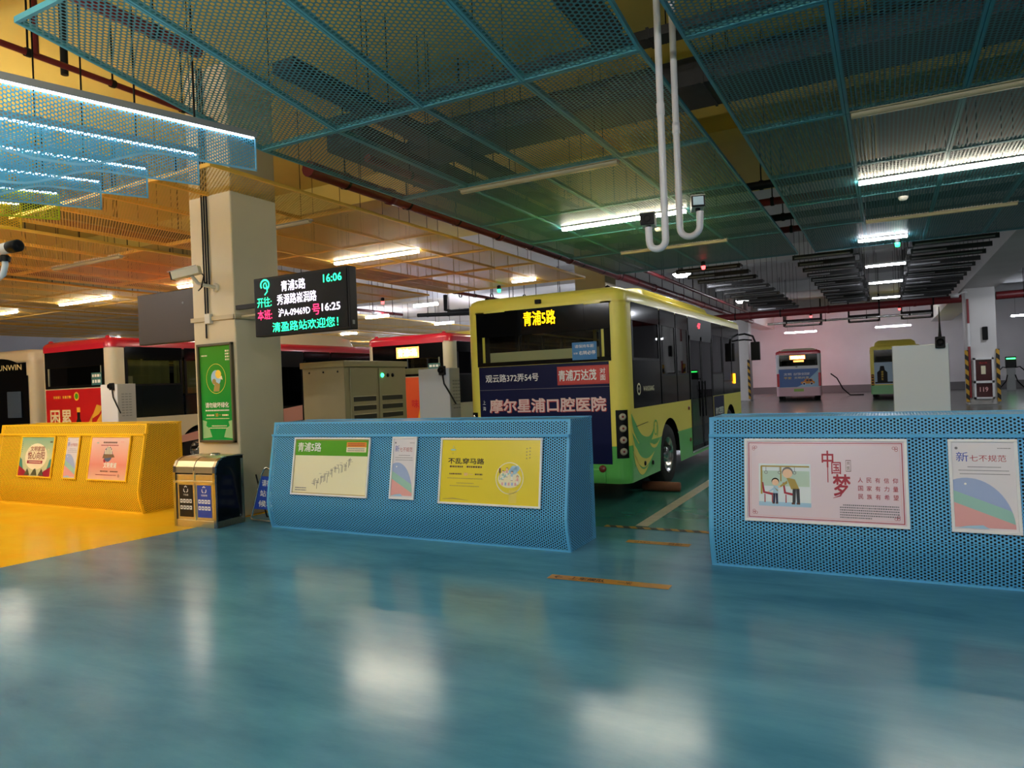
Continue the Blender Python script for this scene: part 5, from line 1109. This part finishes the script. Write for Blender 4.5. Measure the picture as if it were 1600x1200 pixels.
for i, (dy, mm) in enumerate(((.92, mat('lamp_green', '#2dff9a', emit=4.0)), (1.07, BLACK), (1.2, BLACK))):
    b = MB(p); b.lathe([(.035, .02), (.03, .035), (0, .04)], (x1, y0 + dy, h - .24), 'X', mm, 12); b.build('status_lamp', t)
for dx in (.15, .45, .75):
    b = MB(p); b.lathe([(.018, 0), (.012, -.01), (0, -.012)], (x0 + dx, y0, h - .17), 'Y', DARK, 8); b.build('bolt', t)
CABG = mat('cabinet_grey', '#aeb0ae', .4); CABF = mat('cabinet_front', '#c3c6c7', .35)
def charge_cab(x0, x1, y0, y1, h, label, mf):
    c = ((x0 + x1) / 2, (y0 + y1) / 2, 0); t = thing('charging_cabinet', label, 'charging cabinet', c, group='slim charging cabinets')
    b = MB(c); b.box(x0, x1, y0, y1, 0, h, CABG); b.build('body', t, bevel=.006)
    b = MB(c); b.box(x0 + .004, x1 - .004, y0 - .012, y0, .05, h - .006, mf); b.build('front_door', t, bevel=.004)
    b = MB(c)
    for r_ in range(9):
        for k in range(3): b.box(x1, x1 + .004, y0 + .07 + .07 * k, y0 + .12 + .07 * k, h - .20 - .05 * r_, h - .18 - .05 * r_, GREY)
    b.build('side_vents', t)
    b = MB(c); b.poly([(x1 + .003, y0 + .08, .95), (x1 + .003, y0 + .24, .95), (x1 + .003, y0 + .16, 1.10)], LOUV); b.poly([(x1 + .005, y0 + .105, .965), (x1 + .005, y0 + .215, .965), (x1 + .005, y0 + .16, 1.07)], I_OLV); b.build('warning_sign', t)
    b = MB(c); b.box(x1, x1 + .1, y0 + .05, y0 + .25, .62, .74, BLACK); b.box(x1 + .02, x1 + .09, y0 + .02, y0 + .05, .64, .70, WHITE); b.build('plug_holder', t, bevel=.006)
    return t
charge_cab(-6.17, -5.62, 8.6, 8.87, 1.96, 'slim grey charging cabinet left of the yellow bus rear', CABF)
charge_cab(-12.95, -12.45, 7.95, 8.3, 1.97, 'slim charging cabinet at the rear corner of the red-roofed bus', WHITE)
charge_cab(.06, .63, 9.4, 9.7, 1.96, 'pale charging cabinet behind the right blue counter', mat('cabinet_pale', '#e2e6e6', .35))
def plug(p, label, up=False):
    t = thing('charging_plug', label, 'charging plug', p, group='hanging charging plugs')
    b = MB(p); x, y, z = p; b.box(x - .05, x + .05, y, y + .05, z - .07, z + .06, DARK); b.lathe([(.045, -.0), (.045, -.04), (.03, -.045), (.028, -.01), (0, -.01)], (x, y, z), 'Y', BLACK, 14); b.build('head', t, bevel=.008)
    b = MB(p); b.tube([(x, y + .03, z + .06), (x, y + .03, z + .14), (x, y + .03, z + .26), (x, y + .03, z + .40)] if up else [(x, y + .03, z - .07), (x + .02, y + .03, z - .2), (x + .12, y + .03, z - .35), (x + .2, y + .05, z - .5)], [.02, .012, .008, .004] if up else .012, BLACK, 6); b.build('cable', t)
plug((-5.72, 8.535, 1.93), 'black charging plug hanging over the grey cabinet'); plug((.545, 9.335, 1.98), 'black charging plug hanging at the pale cabinet by the right counter', True); plug((-12.56, 7.885, 1.93), 'black charging plug hanging by the red-roofed bus corner')
b = MB((-3.03, 10.28, .07)); b.lathe([(.0, -.28), (.07, -.28), (.075, 0), (.07, .28), (0, .28)], (-3.03, 10.28, .07), 'X', mat('wood_chock', '#7a4a2e', .7, noise=.15, nscale=14), 14)
tag(b.build('wheel_chock'), 'short round timber chock behind the rear wheel of the yellow bus', 'wheel chock')
# ------------------------------------------------------------------ far column equipment
HZ = stripes('hazard_guard', '#c99a2a', '#191714', .42, (1, .3, 1))
for x, l in ((3.04, 'left'), (4.16, 'right')):
    b = MB((x, 36, 0)); b.box(x - .06, x + .06, 35.90, 35.995, .12, 2.35, HZ); tag(b.build('corner_guard'), 'yellow and black corner guard on the %s edge of the fire-cabinet column' % l, 'corner guard', 'corner guards')
b = MB((-7.68, 46.5, 0)); b.box(-7.80, -7.66, 46.38, 46.495, .1, 2.6, HZ); tag(b.build('corner_guard'), 'yellow and black corner guard on the column left of the pink bus', 'corner guard', 'corner guards')
p = (3.62, 35.9, .5); t = thing('fire_cabinet', 'white framed fire hose cabinet with dark red glass on the far column', 'fire cabinet', p)
b = MB(p)
for q in ((3.27, 3.34, .25, 2.0), (3.92, 3.99, .25, 2.0), (3.27, 3.99, .25, .32), (3.27, 3.99, .92, 1.02), (3.27, 3.99, 1.92, 2.0)): b.box(q[0], q[1], 35.78, 36.0, q[2], q[3], WHITE)
b.build('frame', t)
WINE = mat('fire_glass', '#4a1c20', .15, coat=.5)
b = MB(p); b.box(3.33, 3.93, 35.85, 35.9, 1.0, 1.94, WINE); b.box(3.33, 3.93, 35.85, 35.9, .3, .94, WINE); g = b.build('glass', t)
b = MB(); b.rect(-.08, .08, .8, 1.15, I_CRM, 1, -.06); b.text('消火栓', 0, 1.28, ADRED, w=.3, h=.09, y=-.06); b.text('119', 0, .15, I_PINK, w=.3, h=.2, y=-.06, bold=.03); b.build('lettering', g)
b = MB((3.75, 35.98, 2.9)); b.box(3.64, 3.84, 35.88, 36.0, 2.75, 3.32, BLACK); tag(b.build('wall_speaker', bevel=.03), 'black speaker box high on the fire-cabinet column', 'speaker')
run('fire_riser', 'red and white standpipe on the left edge of the fire-cabinet column', 'pipe', [(3.15, 35.93, .3), (3.15, 35.93, 4.55)], .045, mat('riser_red', '#8c2228', .4))
b = MB((3.15, 35.93, 3.0)); b.lathe([(.06, 0), (.06, 1.0)], (3.15, 35.93, 2.5), 'Z', WHITE, 12); tag(b.build('pipe_sleeve'), 'white sleeve around the red standpipe on the far column', 'pipe sleeve')
p = (6.9, 54, 0); t = thing('charging_post', 'grey charging post with a green lit screen and looped cables by the far wall', 'charging post', p)
b = MB(p); b.box(6.68, 7.12, 53.85, 54.15, 0, 1.5, GREY); b.build('body', t, bevel=.02)
b = MB(p); b.box(6.62, 7.18, 53.8, 54.1, 1.45, 2.15, DARK); hd = b.build('head', t, bevel=.03)
b = MB(p); b.box(6.66, 7.14, 53.77, 53.8, 1.98, 2.06, mat('post_green', '#38ff6a', emit=3.0)); b.build('green_light', hd)
for s in (-1, 1):
    b = MB(p); x = 6.9 + s * .3; b.tube([(6.9 + s * .22, 53.9, 1.45), (x + s * .15, 53.8, 1.5), (x + s * .5, 53.7, 1.1), (x + s * .6, 53.7, .3), (x + s * .4, 53.7, .08), (x + s * .0, 53.75, .6), (6.9 + s * .2, 53.85, 1.0)], .035, BLACK, 8); b.build('cable', t)
p = (-6.9, 58.5, 0); t = thing('charging_post', 'thin dark charging stand left of the pink bus', 'charging post', p)
b = MB(p); b.cyl((-6.9, 58.5, 0), (-6.9, 58.5, 2.1), .05, DARK, 8); b.box(-7.1, -6.7, 58.4, 58.6, 1.9, 2.4, DARK); b.build('stand', t)
b = MB(p); b.tube([(-6.8, 58.4, 2.0), (-6.5, 58.3, 1.4), (-6.6, 58.3, .3), (-6.8, 58.3, .06)], .04, BLACK, 6); b.build('cable', t)
b = MB((-2.6, 52, 0)); b.tube([(-3.22, 50, 1.5), (-2.9, 50.5, 1.2), (-2.6, 51, .5), (-2.2, 51.5, .05), (-1.4, 51.7, .05)], .04, BLACK, 6); tag(b.build('charging_cable'), 'black charging cable drooping right of the pink bus', 'cable')
for n_, x, y in (('ceiling_camera', 2.6, 35.8),):
    p = (2.75, 35.7, 4.75); t = thing('surveillance_camera', 'white camera on a bracket at the top left of the fire-cabinet column', 'camera', p)
    b = MB(p); b.lathe([(0, -.2), (.09, -.19), (.1, .1), (0, .12)], (2.72, 35.7, 4.72), 'X', WHITE, 12); b.build('body', t); b = MB(p); b.tube([(2.75, 35.7, 4.72), (3.0, 35.8, 4.85), (3.15, 35.98, 4.85)], .03, WHITE, 8); b.build('bracket', t)
